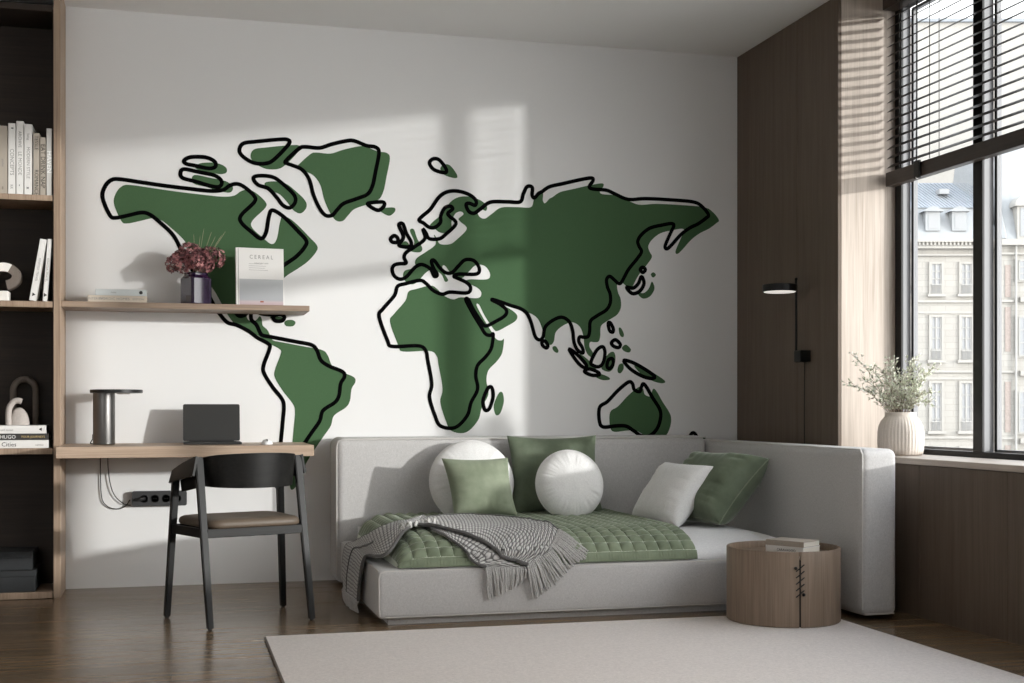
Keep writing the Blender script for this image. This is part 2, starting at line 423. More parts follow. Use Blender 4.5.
# ------------------------------------------------------------------ mural on the back wall
MURAL=[
 ((-0.361,2.061),(-0.349,2.119),(-0.316,2.156),(-0.272,2.162),(-0.168,2.151),(-0.047,2.138),(0.074,2.128),(0.196,2.120),(0.261,2.128),(0.297,2.153),(0.335,2.164),(0.374,2.150),(0.426,2.105),(0.429,2.070),(0.359,1.996),(0.359,1.956),(0.413,1.907),(0.463,1.872),(0.491,1.905),(0.507,1.993),(0.526,2.029),(0.586,1.996),(0.665,1.919),(0.710,1.869),(0.700,1.832),(0.657,1.782),(0.602,1.741),(0.532,1.692),(0.478,1.625),(0.425,1.586),(0.361,1.546),(0.334,1.508),(0.329,1.470),(0.350,1.449),(0.377,1.455),(0.398,1.477),(0.409,1.461),(0.414,1.428),(0.441,1.401),(0.460,1.359),(0.475,1.345),(0.510,1.339),(0.649,1.314),(0.738,1.297),(0.768,1.267),(0.790,1.213),(0.835,1.181),(0.909,1.151),(0.920,1.123),(0.899,1.084),(0.890,1.020),(0.867,0.981),(0.802,0.936),(0.783,0.878),(0.738,0.813),(0.700,0.756),(0.656,0.687),(0.618,0.611),(0.591,0.545),(0.564,0.535),(0.559,0.611),(0.564,0.688),(0.571,0.757),(0.582,0.878),(0.588,0.955),(0.577,1.000),(0.523,1.070),(0.481,1.140),(0.479,1.184),(0.511,1.274),(0.504,1.300),(0.447,1.331),(0.397,1.368),(0.335,1.399),(0.285,1.413),(0.242,1.461),(0.208,1.516),(0.166,1.596),(0.108,1.681),(0.056,1.765),(0.021,1.842),(-0.010,1.888),(-0.063,1.937),(-0.115,1.978),(-0.160,1.990),(-0.227,1.973),(-0.294,1.957),(-0.324,1.970)),
 ((0.057,2.276),(0.092,2.297),(0.169,2.300),(0.217,2.280),(0.221,2.252),(0.186,2.241),(0.118,2.252),(0.070,2.260)),
 ((0.039,2.211),(0.059,2.231),(0.135,2.219),(0.219,2.204),(0.255,2.174),(0.242,2.145),(0.196,2.147),(0.120,2.167),(0.051,2.183)),
 ((0.349,2.344),(0.368,2.384),(0.439,2.399),(0.571,2.418),(0.613,2.416),(0.613,2.392),(0.538,2.309),(0.493,2.283),(0.428,2.282),(0.373,2.310)),
 ((0.425,2.192),(0.433,2.209),(0.482,2.215),(0.538,2.206),(0.593,2.166),(0.643,2.118),(0.650,2.079),(0.620,2.046),(0.582,2.059),(0.549,2.100),(0.504,2.146),(0.450,2.163)),
 ((0.598,2.301),(0.670,2.372),(0.704,2.384),(0.782,2.382),(0.850,2.406),(0.929,2.428),(0.974,2.431),(1.043,2.408),(1.094,2.402),(1.113,2.372),(1.094,2.268),(1.077,2.188),(1.049,2.139),(0.986,2.110),(0.915,2.081),(0.878,2.043),(0.852,2.014),(0.816,2.012),(0.782,2.051),(0.749,2.123),(0.726,2.206),(0.687,2.258),(0.637,2.278),(0.606,2.288)),
 ((1.049,2.083),(1.075,2.093),(1.136,2.098),(1.142,2.078),(1.116,2.053),(1.088,2.057)),
 ((1.400,2.329),(1.421,2.353),(1.456,2.349),(1.492,2.306),(1.496,2.281),(1.463,2.281),(1.421,2.296)),
 ((1.178,1.894),(1.199,1.913),(1.219,1.899),(1.215,1.877),(1.189,1.877)),
 ((1.226,1.972),(1.248,1.981),(1.268,1.929),(1.296,1.878),(1.285,1.854),(1.243,1.854),(1.226,1.865),(1.251,1.908)),
 ((1.340,2.004),(1.361,2.030),(1.405,2.069),(1.455,2.139),(1.506,2.172),(1.569,2.177),(1.633,2.159),(1.669,2.129),(1.665,2.101),(1.633,2.111),(1.612,2.104),(1.626,2.067),(1.658,2.056),(1.697,2.083),(1.755,2.123),(1.852,2.129),(1.930,2.132),(1.949,2.178),(1.971,2.220),(2.002,2.218),(2.002,2.174),(2.015,2.158),(2.041,2.185),(2.060,2.195),(2.106,2.226),(2.185,2.247),(2.292,2.275),(2.362,2.288),(2.370,2.272),(2.348,2.239),(2.366,2.225),(2.453,2.221),(2.507,2.201),(2.589,2.173),(2.698,2.182),(2.864,2.181),(3.004,2.174),(3.060,2.146),(3.097,2.102),(3.081,2.082),(3.032,2.047),(2.976,2.019),(2.920,1.978),(2.864,1.918),(2.832,1.891),(2.820,1.907),(2.850,1.976),(2.875,2.028),(2.861,2.041),(2.809,2.032),(2.726,2.010),(2.671,1.969),(2.648,1.930),(2.657,1.898),(2.671,1.869),(2.644,1.827),(2.589,1.761),(2.548,1.689),(2.528,1.679),(2.501,1.700),(2.473,1.719),(2.454,1.699),(2.460,1.655),(2.476,1.616),(2.477,1.565),(2.452,1.522),(2.395,1.487),(2.355,1.455),(2.350,1.397),(2.340,1.366),(2.315,1.361),(2.289,1.362),(2.284,1.335),(2.307,1.297),(2.308,1.269),(2.274,1.289),(2.254,1.334),(2.247,1.395),(2.226,1.449),(2.179,1.475),(2.123,1.454),(2.080,1.416),(2.068,1.362),(2.047,1.342),(2.020,1.362),(1.997,1.437),(1.973,1.490),(1.934,1.519),(1.873,1.537),(1.780,1.566),(1.764,1.565),(1.811,1.542),(1.848,1.510),(1.839,1.477),(1.780,1.441),(1.733,1.418),(1.710,1.428),(1.656,1.506),(1.625,1.565),(1.610,1.562),(1.648,1.491),(1.695,1.417),(1.725,1.372),(1.756,1.364),(1.770,1.373),(1.767,1.328),(1.756,1.283),(1.725,1.240),(1.679,1.192),(1.668,1.132),(1.679,1.057),(1.641,0.982),(1.618,0.907),(1.549,0.840),(1.465,0.848),(1.431,0.908),(1.400,1.012),(1.413,1.086),(1.390,1.219),(1.379,1.271),(1.337,1.299),(1.188,1.294),(1.161,1.327),(1.114,1.459),(1.136,1.503),(1.200,1.578),(1.218,1.630),(1.262,1.646),(1.345,1.667),(1.382,1.649),(1.420,1.613),(1.473,1.592),(1.519,1.605),(1.618,1.603),(1.638,1.633),(1.613,1.662),(1.557,1.686),(1.541,1.695),(1.569,1.708),(1.671,1.711),(1.689,1.743),(1.658,1.786),(1.607,1.790),(1.569,1.756),(1.531,1.717),(1.496,1.713),(1.461,1.739),(1.427,1.781),(1.411,1.775),(1.424,1.736),(1.445,1.701),(1.427,1.692),(1.405,1.733),(1.357,1.756),(1.317,1.739),(1.267,1.684),(1.230,1.671),(1.199,1.689),(1.187,1.723),(1.199,1.748),(1.230,1.757),(1.267,1.762),(1.255,1.792),(1.267,1.821),(1.317,1.856),(1.373,1.901),(1.363,1.954),(1.380,1.934),(1.399,1.903),(1.455,1.904),(1.493,1.930),(1.553,1.994),(1.516,2.033),(1.506,2.050),(1.534,2.076),(1.518,2.091),(1.487,2.078),(1.465,2.034),(1.463,1.997),(1.430,1.967),(1.395,1.969),(1.367,1.989)),
 ((2.060,1.329),(2.079,1.335),(2.096,1.310),(2.087,1.296),(2.066,1.309)),
 ((2.225,1.291),(2.274,1.260),(2.329,1.201),(2.320,1.184),(2.287,1.204),(2.251,1.248)),
 ((2.318,1.162),(2.348,1.177),(2.399,1.160),(2.408,1.144),(2.363,1.141)),
 ((2.358,1.218),(2.394,1.287),(2.430,1.307),(2.444,1.275),(2.435,1.219),(2.409,1.191),(2.373,1.197)),
 ((2.457,1.206),(2.468,1.233),(2.491,1.237),(2.494,1.207),(2.476,1.182),(2.460,1.186)),
 ((2.466,1.448),(2.479,1.445),(2.496,1.412),(2.491,1.393),(2.473,1.402),(2.465,1.430)),
 ((2.484,1.330),(2.509,1.349),(2.539,1.323),(2.529,1.304),(2.500,1.310)),
 ((2.561,1.229),(2.637,1.208),(2.748,1.143),(2.737,1.124),(2.674,1.138),(2.601,1.180)),
 ((2.578,1.657),(2.619,1.654),(2.651,1.681),(2.671,1.723),(2.687,1.682),(2.659,1.636),(2.613,1.622)),
 ((2.664,1.764),(2.679,1.778),(2.696,1.764),(2.679,1.747)),
 ((2.411,0.953),(2.460,0.988),(2.525,1.053),(2.590,1.102),(2.615,1.092),(2.626,1.058),(2.659,1.046),(2.669,1.069),(2.681,1.092),(2.702,1.074),(2.738,1.015),(2.788,0.937),(2.788,0.875),(2.763,0.820),(2.719,0.785),(2.672,0.785),(2.623,0.816),(2.574,0.844),(2.509,0.845),(2.436,0.839),(2.411,0.868)),
 ((2.978,0.779),(2.999,0.803),(3.021,0.779),(3.014,0.729),(2.987,0.722)),
 ((1.715,0.955),(1.712,1.000),(1.741,1.064),(1.763,1.064),(1.770,1.013),(1.750,0.950),(1.728,0.936)),
 ((0.530,1.443),(0.543,1.458),(0.574,1.460),(0.591,1.447),(0.578,1.427),(0.543,1.426)),
 ((0.456,1.476),(0.497,1.477),(0.540,1.464),(0.505,1.459),(0.462,1.465)),
]

def smooth2(p, n=5):
    return cr([(x, 0, z) for x, z in p], n, True)
def flat_fill(shapes, y, dx, dz):
    """filled flat shapes, a hair proud of the wall"""
    cu = bpy.data.curves.new('f', 'CURVE'); cu.dimensions = '2D'; cu.fill_mode = 'BOTH'; cu.resolution_u = 1
    for s_ in shapes:
        q = smooth2(s_)
        sp = cu.splines.new('POLY'); sp.points.add(len(q)-1); sp.use_cyclic_u = True
        for pt, c in zip(sp.points, q): pt.co = (c.x+dx, c.z+dz, 0, 1)
    cu.extrude = .0004
    ob = bpy.data.objects.new('f', cu); C.objects.link(ob)
    dg = bpy.context.evaluated_depsgraph_get(); dg.update()
    me = bpy.data.meshes.new_from_object(ob.evaluated_get(dg))
    bm = bmesh.new(); bm.from_mesh(me)
    bpy.data.objects.remove(ob); bpy.data.curves.remove(cu); bpy.data.meshes.remove(me)
    bmesh.ops.transform(bm, matrix=Matrix.Translation((0, y, 0)) @ FACE, verts=bm.verts[:])
    return bm
mu = Thing('world_map_mural', 'green and black painted world map mural on the white back wall', 'mural', (1.2, YW, 1.6))
for i, s_ in enumerate(MURAL):
    mu.part('green_land', flat_fill([s_], YW-.0010, .068, -.028), M_green)
for s_ in MURAL:
    q = smooth2(s_, 6); q = q+[q[0], q[1]]
    bm = bmesh.new(); tube(bm, q, .0112, 10)
    for v in bm.verts: v.co.y *= .05
    for v in bm.verts: v.co.x += .011*(1-(v.co.x+.5)/3.9)
    bmesh.ops.translate(bm, vec=(0, YW-.0022, 0), verts=bm.verts[:])
    mu.part('black_outline', bm, M_ink)

# ------------------------------------------------------------------ bookcase on the left
bc = Thing('bookcase', 'tall oak bookcase with dark interior at the left edge of the room', 'bookcase', (-1.3, 6.97, 0))
XC0, XC1, YC = -2.1, -.5345, 6.80
bc.part('side_panel', BX(XC1-.0325, XC1, YC, YW-.001, 0, HC-.001, .0015, 1), M_cab)
bc.part('side_panel', BX(XC0, XC0+.0325, YC, YW-.001, 0, HC-.001, .0015, 1), M_cab)
bc.part('back_panel', BX(XC0+.0325, XC1-.0325, YW-.014, YW-.001, 0, HC-.001), M_cabin)
for x0, x1 in ((XC1-.0375, XC1-.0327), (XC0+.0327, XC0+.0375)): bc.part('inner_lining', BX(x0, x1, YC+.006, YW-.0145, .035, 2.94), M_cabin)
for z0, z1 in ((.002, .035), (.720, .750), (1.451, 1.481), (1.982, 2.010), (2.925, 2.955)):
    sh = bc.part('shelf', BX(XC0+.0376, XC1-.0376, YC+.0008, YW-.0145, z0, z1, .001, 1), M_cab if z1 < 2.5 else M_cabin)

# ------------------------------------------------------------------ wall shelf and desk
bm = BX(XC1+.0005, .706, 6.85, YW-.0022, 1.460, 1.489, .0015, 1)
tag(mesh_obj('wall_shelf', bm, M_shelfw), 'long oak wall shelf carrying the flowers and magazine above the desk', 'shelf')
bm = bmesh.new()
box(bm, XC1+.0005, .695, 6.53, YW-.0022, .708, .763, .0015, 1)
tag(mesh_obj('desk', bm, M_desk), 'wall-mounted oak desk top spanning from bookcase to sofa', 'desk')

# ------------------------------------------------------------------ books
def book(label, cover, x0, x1, y0, y1, z0, z1, group=None, spine='y', text=None, tsize=.018, tmat=None, tilt=0, pivot=None, cat='book', name='book', extra=None, flat=False):
    """standing book whose spine faces -Y, or (flat=True) lying with its spine facing -Y"""
    t = Thing(name, label, cat, ((x0+x1)/2, (y0+y1)/2, z0), group=group)
    M = Matrix()
    if tilt:
        M = Matrix.Translation((pivot[0], 0, pivot[1])) @ Matrix.Rotation(tilt, 4, 'Y') @ Matrix.Translation((-pivot[0], 0, -pivot[1]))
    c = bmesh.new(); th = .0022
    box(c, x0, x1, y0, y0+th, z0, z1, .0008, 1)
    if flat:
        box(c, x0, x1, y0, y1, z0, z0+th, .0006, 1); box(c, x0, x1, y0, y1, z1-th, z1, .0006, 1)
        p = BX(x0+.004, x1-.004, y0+th, y1-.004, z0+th, z1-th)
    else:
        box(c, x0, x0+th, y0, y1, z0, z1, .0006, 1); box(c, x1-th, x1, y0, y1, z0, z1, .0006, 1)
        p = BX(x0+th, x1-th, y0+th, y1-.004, z0+.004, z1-.004)
    for b_ in (c, p): bmesh.ops.transform(b_, matrix=M, verts=b_.verts[:])
    t.part('cover', c, cover); t.part('pages', p, M_paper)
    if text:
        for (s_, fx, fz, size, mt, sxx) in text:
            X_, Z_ = x0+(x1-x0)*fx, z0+(z1-z0)*fz
            m4 = face_at(X_, y0-.0006, Z_) if flat else spine_at(X_, y0-.0006, Z_)
            b_ = text_bm(s_, size, .0003, M @ m4, sx=sxx)
            t.part('lettering', b_, mt)
    return t
xu = lambda u: -.677+(u-30)*.00466
zt = 2.0102
rows = [
 (-12.5,-2.6,122,M_bgrey,'pale grey book standing furthest left in the upper row',[]),
 (-2,7.6,127,M_bkraft,'wide greige book second from left in the upper row',[('atelier',.5,.45,.016,M_printg,1),('no',.5,.08,.014,M_print,1)]),
 (8,15.6,124,M_bwhite,'white book with a black crescent mark at the top of its spine',[('CONCEPTS',.5,.45,.026,M_printg,1),('•',.5,.93,.05,M_print,.5),('RR',.45,.10,.018,M_printg,1)]),
 (16,23.6,121.5,M_bwhite,'tallest white book in the upper row with grey spine title',[('ARCHIVE',.5,.75,.020,M_printg,1),('LE MONDE',.5,.42,.024,M_printg,1),('-',.5,.12,.03,M_print,1)]),
 (24,32.2,124,M_bwhite,'white book with a tiny black cross at the foot of its spine',[('living',.5,.82,.016,M_printg,1),('MODERN STYLE',.5,.45,.022,M_printg,1),('x',.5,.09,.026,M_print,1)]),
 (33,39.6,132.5,M_bkraft,'short beige romance novel in the upper row',[('TESSLE',.5,.84,.024,M_print,1),('ROMANCE',.5,.20,.026,M_print,1)]),
 (40,45.8,136.5,M_bkraft,'shortest beige book with bold black spine title in the upper row',[('EAT DRINK NAP',.5,.50,.030,M_print,1)]),
 (46.2,52.2,127,M_bgrey,'grey book with white spine title against the bookcase side',[('HAVEN',.5,.50,.034,M_printw,1)]),
]
for (u0, u1, v, mt, lab, tx) in rows:
    z1 = .95+(408-v)/201.5
    rec = .012 if u0 > 45 else .004
    book(lab, mt, xu(u0), xu(u1)-.001, 6.80+rec, 6.80+rec+.21, zt, z1, 'books in the upper row', text=tx)
# two leaning books
def leaning(label, u0, u1, ang):
    x0, x1 = xu(u0), xu(u1); z0 = 1.4815
    lift = 0
    book(label, M_bwhite, x0, x1, 6.812, 7.02, z0, z0+.312, 'leaning white books', tilt=ang, pivot=(x1, z0),
         text=[('KINFOLK TRAVEL', .5, .5, .015, M_printg, 1), ('▲', .5, .10, .02, M_print, 1)])
leaning('white book leaning furthest to the left on the middle shelf', 28.6, 35.6, radians(9.6))
leaning('white book leaning beside the bookcase side on the middle shelf', 42.2, 46.8, radians(4.4))
# stack of three
book('white book at the bottom of the shelf stack', M_bwhite, -.90, xu(48.5), 6.812, 7.0, .7502, .791, 'stacked books by the sculpture', flat=True,
     text=[('Invisible Cities', .23, .45, .030, M_print, 1), ('calvino', .86, .40, .014, M_printg, 1)])
book('charcoal book in the middle of the shelf stack', M_bdark, -.89, xu(48.3), 6.812, 6.99, .7912, .822, 'stacked books by the sculpture', flat=True,
     text=[('VICTOR HUGO', .20, .48, .025, M_printw, 1), ('FOUR JOURNEYS', .76, .5, .0145, M_printy, 1)])
book('pale grey book at the top of the shelf stack', M_bwhite, -.91, xu(46), 6.814, 6.98, .8222, .864, 'stacked books by the sculpture', flat=True,
     text=[('collected essays', .35, .45, .014, M_printg, 1), ('◄', .91, .5, .018, M_print, 1)])
# two books on the wall shelf
book('cream book lying at the bottom of the pair on the wall shelf', M_bcream, -.409, -.120, 6.875, 7.06, 1.4892, 1.5235, 'books lying on the wall shelf', flat=True,
     text=[('INTERIORS', .15, .5, .016, M_printg, 1.1), ('NORDIC HOMES', .45, .5, .018, M_printg, 1.1), ('EDITION', .85, .5, .014, M_printg, 1)])
t = book('pale blue-grey book lying on top of the cream one', plain('pale_blue_grey_cover', rgb(205,210,210), .55, nscale=200, nstr=.02), -.372, -.121, 6.878, 7.05, 1.5238, 1.556, 'books lying on the wall shelf', flat=True,
     text=[('nova', .35, .5, .014, M_printg, 1)])
bm = bmesh.new(); cyl(bm, 0, 0, -.0004, .0004, .009, 20)
bmesh.ops.transform(bm, matrix=face_at(-.150, 6.8772, 1.541), verts=bm.verts[:])
t.part('round_emblem', bm, M_print)

# standing magazine
t = Thing('magazine', 'thick white magazine standing upright on the wall shelf beside the flowers', 'magazine', (.455, 6.95, 1.4895))
MZ = Matrix.Translation((.455, 6.95, 1.4895)) @ Matrix.Rotation(radians(4), 4, 'Z') @ Matrix.Rotation(radians(-5), 4, 'X')
def mz(bm): bmesh.ops.transform(bm, matrix=MZ, verts=bm.verts[:]); return bm
t.part('cover', mz(BX(-.125, .126, -.013, .013, .0012, .309, .001, 1)), M_bwhite)
t.part('spine_groove', mz(BX(-.1135, -.1110, -.0136, -.0129, .0012, .306)), M_printg)
m, nt, b = newmat('printed_coast_picture')
tc = coords(nt); sp = nt.nodes.new('ShaderNodeSeparateXYZ'); nt.links.new(tc, sp.inputs[0])
mr = nt.nodes.new('ShaderNodeMapRange'); mr.inputs['From Min'].default_value = .0; mr.inputs['From Max'].default_value = .16
nt.links.new(sp.outputs['Z'], mr.inputs['Value'])
nt.links.new(ramp(nt, mr.outputs[0], [(0, rgb(172,150,152)), (.14, rgb(182,166,168)), (.2, rgb(160,162,166)), (.7, rgb(168,170,172)), (1, rgb(188,190,191))]), b.inputs['Base Color'])
b.inputs['Roughness'].default_value = .5
t.part('cover_picture', mz(BX(-.108, .1215, -.0137, -.0129, .004, .142)), m)
t.part('red_house_print', mz(BX(.000, .018, -.0142, -.0136, .018, .026)), M_printr)
t.part('cover_title', text_bm('C E R E A L', .030, .0003, MZ @ face_at(.008, -.0134, .260), sx=.85), M_printg)
t.part('cover_subtitle', text_bm('travel and style', .012, .0003, MZ @ face_at(.008, -.0134, .228)), M_printg)
bm = bmesh.new()
for k, w in enumerate((.10, .085, .09, .07)): box(bm, -.058, -.058+w, -.0135, -.0130, .190+.011*k, .1915+.011*k)
t.part('cover_small_print', mz(bm), M_printg)

# ------------------------------------------------------------------ purple vase with dried hydrangeas
VX, VY = .127, 6.975
t = Thing('faceted_vase', 'faceted dark purple glass vase on the wall shelf', 'vase', (VX, VY, 1.4893), radians(31))
def sq(r, ch): return [(r, -r+ch), (r, r-ch), (r-ch, r), (-r+ch, r), (-r, r-ch), (-r, -r+ch), (-r+ch, -r), (r-ch, -r)]
bm = bmesh.new(); rings = []
for r, ch, z in ((.054, .014, 0), (.062, .012, .008), (.062, .012, .138), (.050, .016, .156), (.050, .016, .166), (.043, .012, .166), (.044, .010, .128), (.044, .010, .02), (.0, .0, .02)):
    if r == 0: break
    rings.append([bm.verts.new((x, y, z)) for x, y in sq(r, ch)])
for a, b_ in zip(rings, rings[1:]):
    for i in range(8): bm.faces.new((a[i], a[(i+1) % 8], b_[(i+1) % 8], b_[i]))
bm.faces.new(list(reversed(rings[0]))); bm.faces.new(rings[-1])
t.part('vase_body', bm, M_purple, local=True)
t.part('vase_collar', (lambda bm: bm)(BX(-.049, .049, -.049, .049, .1665, .1705, .002, 1)), M_rubber, local=True)
random.seed(5)
fl = Thing('dried_hydrangea_bouquet', 'bunch of dried burgundy hydrangea heads in the purple vase', 'dried flowers', (VX, VY, 1.56))
M_petal = plain('dried_burgundy_petals', rgb(140,84,86), .8, sheen=.2, nscale=60, nstr=.3, var=.35)
M_petal2 = plain('dusty_rose_petals', rgb(188,132,130), .8, sheen=.2, nscale=60, nstr=.3, var=.25)
M_petal3 = plain('dark_plum_petals', rgb(84,46,50), .8, sheen=.2, nscale=60, nstr=.3, var=.3)
M_stem = plain('dry_brown_stems', rgb(92,76,58), .8, nscale=80, nstr=.2)
M_grass = plain('dry_grass', rgb(176,164,136), .8)
heads = [(.035, 6.955, 1.698, .064), (.055, 6.965, 1.735, .050), (.095, 6.955, 1.765, .058), (.125, 6.935, 1.715, .060), (.150, 6.96, 1.745, .048), (.205, 6.955, 1.735, .072), (.17, 6.975, 1.70, .050)]
for hx, hy, hz, hr in heads:
    bm = bmesh.new()
    for k in range(210):
        d = Vector((random.gauss(0,1), random.gauss(0,1), random.gauss(0,1))).normalized()
        if d.z < -.75: d.z = -d.z
        rr = hr*random.uniform(.80, 1.05)
        p = Vector((hx, hy, hz))+Vector((d.x*rr, d.y*rr*.85, d.z*rr*.82))
        n = (d+Vector((random.uniform(-.5,.5), random.uniform(-.5,.5), random.uniform(-.5,.5)))).normalized()
        a = n.orthogonal().normalized(); b2 = n.cross(a); a0 = random.uniform(0, PI); mi = random.choice((0,0,1,2,2))
        s_ = random.uniform(.0075, .0115)
        for q in range(4):
            th = a0+q*PI/2; u_ = a*cos(th)+b2*sin(th); w = n.cross(u_)
            c0 = p; pts = [c0, c0+u_*s_*.6+w*s_*.45+n*.001, c0+u_*s_*1.15+n*s_*.35, c0+u_*s_*.6-w*s_*.45+n*.001]
            f = bm.faces.new([bm.verts.new(x) for x in pts]); f.material_index = mi
    tmp = fl.part('flower_head', bm, [M_petal, M_petal2, M_petal3])
bm = bmesh.new()
for hx, hy, hz, hr in heads:
    tube(bm, cr([(VX+(hx-VX)*.15, VY, 1.52), (VX+(hx-VX)*.3, VY-.004, 1.63), (hx, hy, hz-.01)], 5), .0022, 6)
    for k in range(6):
        d = Vector((random.uniform(-1,1), random.uniform(-.6,.4), random.uniform(.1,1))).normalized()*hr*.8
        tube(bm, [(hx, hy, hz-.02), (hx+d.x, hy+d.y, hz+d.z)], .0012, 5)
fl.part('stem', bm, M_stem)
bm = bmesh.new()
for dx, dz in ((.03,.40),(.06,.385),(.10,.37),(.075,.36),(.015,.36),(-.01,.37),(.115,.39),(-.05,.33)):
    tube(bm, cr([(VX, VY, 1.60), (VX+dx*.5, VY-.012, 1.60+dz*.33), (VX+dx*1.3, VY-.02, 1.49+dz)], 6), [.0008]*12+[.0004], 5)
fl.part('grass_stalk', bm, M_grass)

# ------------------------------------------------------------------ bookcase ornaments
t = Thing('looped_sculpture', 'rounded cream loop sculpture at the left end of the middle shelf', 'sculpture', (-.80, 6.87, 1.4815))
def ring_prism(bm, cx, cz, ao, bo, ai, bi, y0, y1, a0, a1, n=40):
    vs = []
    for i in range(n+1):
        a = a0+(a1-a0)*i/n; ca, sa = cos(a), sin(a)
        vs.append([bm.verts.new((cx+r1*ca, y, cz+r2*sa)) for (r1, r2, y) in ((ao, bo, y0), (ao, bo, y1), (ai, bi, y1), (ai, bi, y0))])
    for p, q in zip(vs, vs[1:]):
        for k in range(4): bm.faces.new((p[k], p[(k+1) % 4], q[(k+1) % 4], q[k]))
    bm.faces.new(vs[0]); bm.faces.new(list(reversed(vs[-1])))
bm = bmesh.new()
ring_prism(bm, -.806, 1.605, .082, .068, .040, .022, 6.835, 6.925, -.42*PI, 1.02*PI)
ring_prism(bm, -.806, 1.605, .082, .068, .040, .022, 6.835, 6.925, 1.02*PI, 1.25*PI, 8)
t.part('loop', bm, M_stoned, 40)  # taupe body paints in the shading on the right of the loop
t.part('loop_lit_face', (lambda b_: (ring_prism(b_, -.806, 1.605, .080, .066, .042, .024, 6.828, 6.8348, .33*PI, 1.25*PI), b_)[1])(bmesh.new()), M_stonew)  # white arc paints in the sunlit left part of the loop
bm = bmesh.new(); box(bm, -.90, -.782, 6.832, 6.93, 1.482, 1.532, .004, 2)
t.part('foot_block', bm, M_stonew)
bm = bmesh.new(); box(bm, -.93, -.87, 6.835, 6.925, 1.532, 1.60, .004, 2)
t.part('side_block', bm, M_stoned)

t = Thing('arch_sculpture', 'small pale arch sculpture standing on the stacked books', 'sculpture', (-.77, 6.88, .8645))
bm = bmesh.new()
pts = [(xu(7), 6.86, .866), (xu(7), 6.86, .92), (xu(8.2), 6.86, .955), (xu(12), 6.86, .980), (xu(16.5), 6.86, .987), (xu(20.3), 6.86, .982)]
tube(bm, cr(pts, 6), .0148, 16)
t.part('arch_tube', bm, M_stone, True)
bm = bmesh.new(); bmesh.ops.create_uvsphere(bm, u_segments=28, v_segments=18, radius=1)
for v in bm.verts: v.co = Vector((xu(17)+v.co.x*.050, 6.885+v.co.y*.030, .8648+max(0, v.co.z)*.088))
t.part('half_dome', bm, M_stone, 60)
t = Thing('tall_arch_sculpture', 'tall dark taupe arch tube behind the stacked books', 'sculpture', (-.73, 7.045, .7505))
bm = bmesh.new()
cx_ = -.7285
pts = [(cx_-.055, 7.05, .752), (cx_-.055, 7.05, .95), (cx_-.055, 7.05, 1.035)]
arc = [(cx_-.055*cos(a), 7.05, 1.04+.058*sin(a)) for a in [PI*k/10 for k in range(11)]]
tube(bm, pts[:2]+arc+[(cx_+.055, 7.05, .95), (cx_+.055, 7.05, .752)], .0165, 14)
t.part('arch_tube', bm, M_stoned, True)
def sbox(label, x1, y0, z0, z1, x0=-1.0):
    t = Thing('storage_box', label, 'box', ((x0+x1)/2, (y0+7.1)/2, z0), group='dark boxes on the bottom shelf')
    t.part('box_body', BX(x0, x1, y0, 7.10, z0, z1-.03, .002, 1), M_box)
    t.part('box_lid', BX(x0-.003, x1+.003, y0-.003, 7.103, z1-.0295, z1, .002, 1), M_box)
sbox('dark slate box at the bottom of the stack on the lowest shelf', -.655, 6.815, .0352, .142)
sbox('smaller dark slate box on top of the lower one', -.672, 6.85, .1422, .232)

# ------------------------------------------------------------------ desk objects
t = Thing('desk_lamp', 'gunmetal cylinder desk lamp with a flat disc top at the left end of the desk', 'lamp', (-.333, 6.93, .7632))
bm = bmesh.new()
lathe(bm, [(.0545, .7635), (.0555, .765), (.0555, .772), (.0545, .774), (.0545, 1.0265)], -.333, 6.93, 48)
t.part('lamp_body', bm, M_steel, True)
bm = bmesh.new()
lathe(bm, [(.127, 1.0267), (.1305, 1.0282), (.1305, 1.0425), (.1285, 1.0445)], -.272, 6.93, 64)
t.part('disc_top', bm, M_lamptop, True)
bm = bmesh.new(); lathe(bm, [(.030, 1.0205), (.034, 1.0265)], -.236, 6.93, 32)
t.part('lamp_diffuser', bm, M_whitep, True)
bm = bmesh.new(); tube(bm, cr([(-.380, 6.955, .80), (-.393, 6.965, .785), (-.402, 6.985, .768), (-.38, 7.02, .7665), (-.355, 7.05, .7665)], 6), .0028, 6)
box(bm, -.392, -.380, 6.945, 6.962, .79, .815, .002, 1)
t.part('lamp_cable', bm, M_rubber)

t = Thing('laptop', 'open graphite laptop with its dark screen towards the chair', 'laptop', (.205, 6.86, .7632))
bm = BX(.060, .351, 6.74, 6.942, .7642, .776, .004, 2)
t.part('laptop_base', bm, M_lapt)
bm = BX(.080, .331, 6.83, 6.925, .776, .7772)
t.part('keyboard', bm, M_rubber)
t.part('touchpad', BX(.16, .25, 6.755, 6.815, .776, .7766), M_plastic)
bm = bmesh.new()
def rrect(w, h, r, n=6):
    out = []
    for cx, cz, a0 in ((w/2-r, h/2-r, 0), (-w/2+r, h/2-r, PI/2), (-w/2+r, -h/2+r, PI), (w/2-r, -h/2+r, 1.5*PI)):
        for k in range(n+1): out.append((cx+r*cos(a0+PI/2*k/n), cz+r*sin(a0+PI/2*k/n)))
    return out
ML = Matrix.Translation((.2055, 6.948, .778)) @ Matrix.Rotation(radians(-12), 4, 'X') @ Matrix.Translation((0, 0, .098)) @ Matrix(((1,0,0,0),(0,0,-1,0),(0,1,0,0),(0,0,0,1)))
prism(bm, rrect(.291, .196, .009), -.003, .003); bmesh.ops.transform(bm, matrix=ML, verts=bm.verts[:])
lid = t.part('laptop_lid', bm, M_lapt, 30)
bm = bmesh.new(); prism(bm, rrect(.279, .182, .004), .0031, .0037); bmesh.ops.transform(bm, matrix=ML, verts=bm.verts[:])
t.part('screen', bm, M_screen, parent=lid)
bm = bmesh.new()
for v0 in (.085, .285): pass
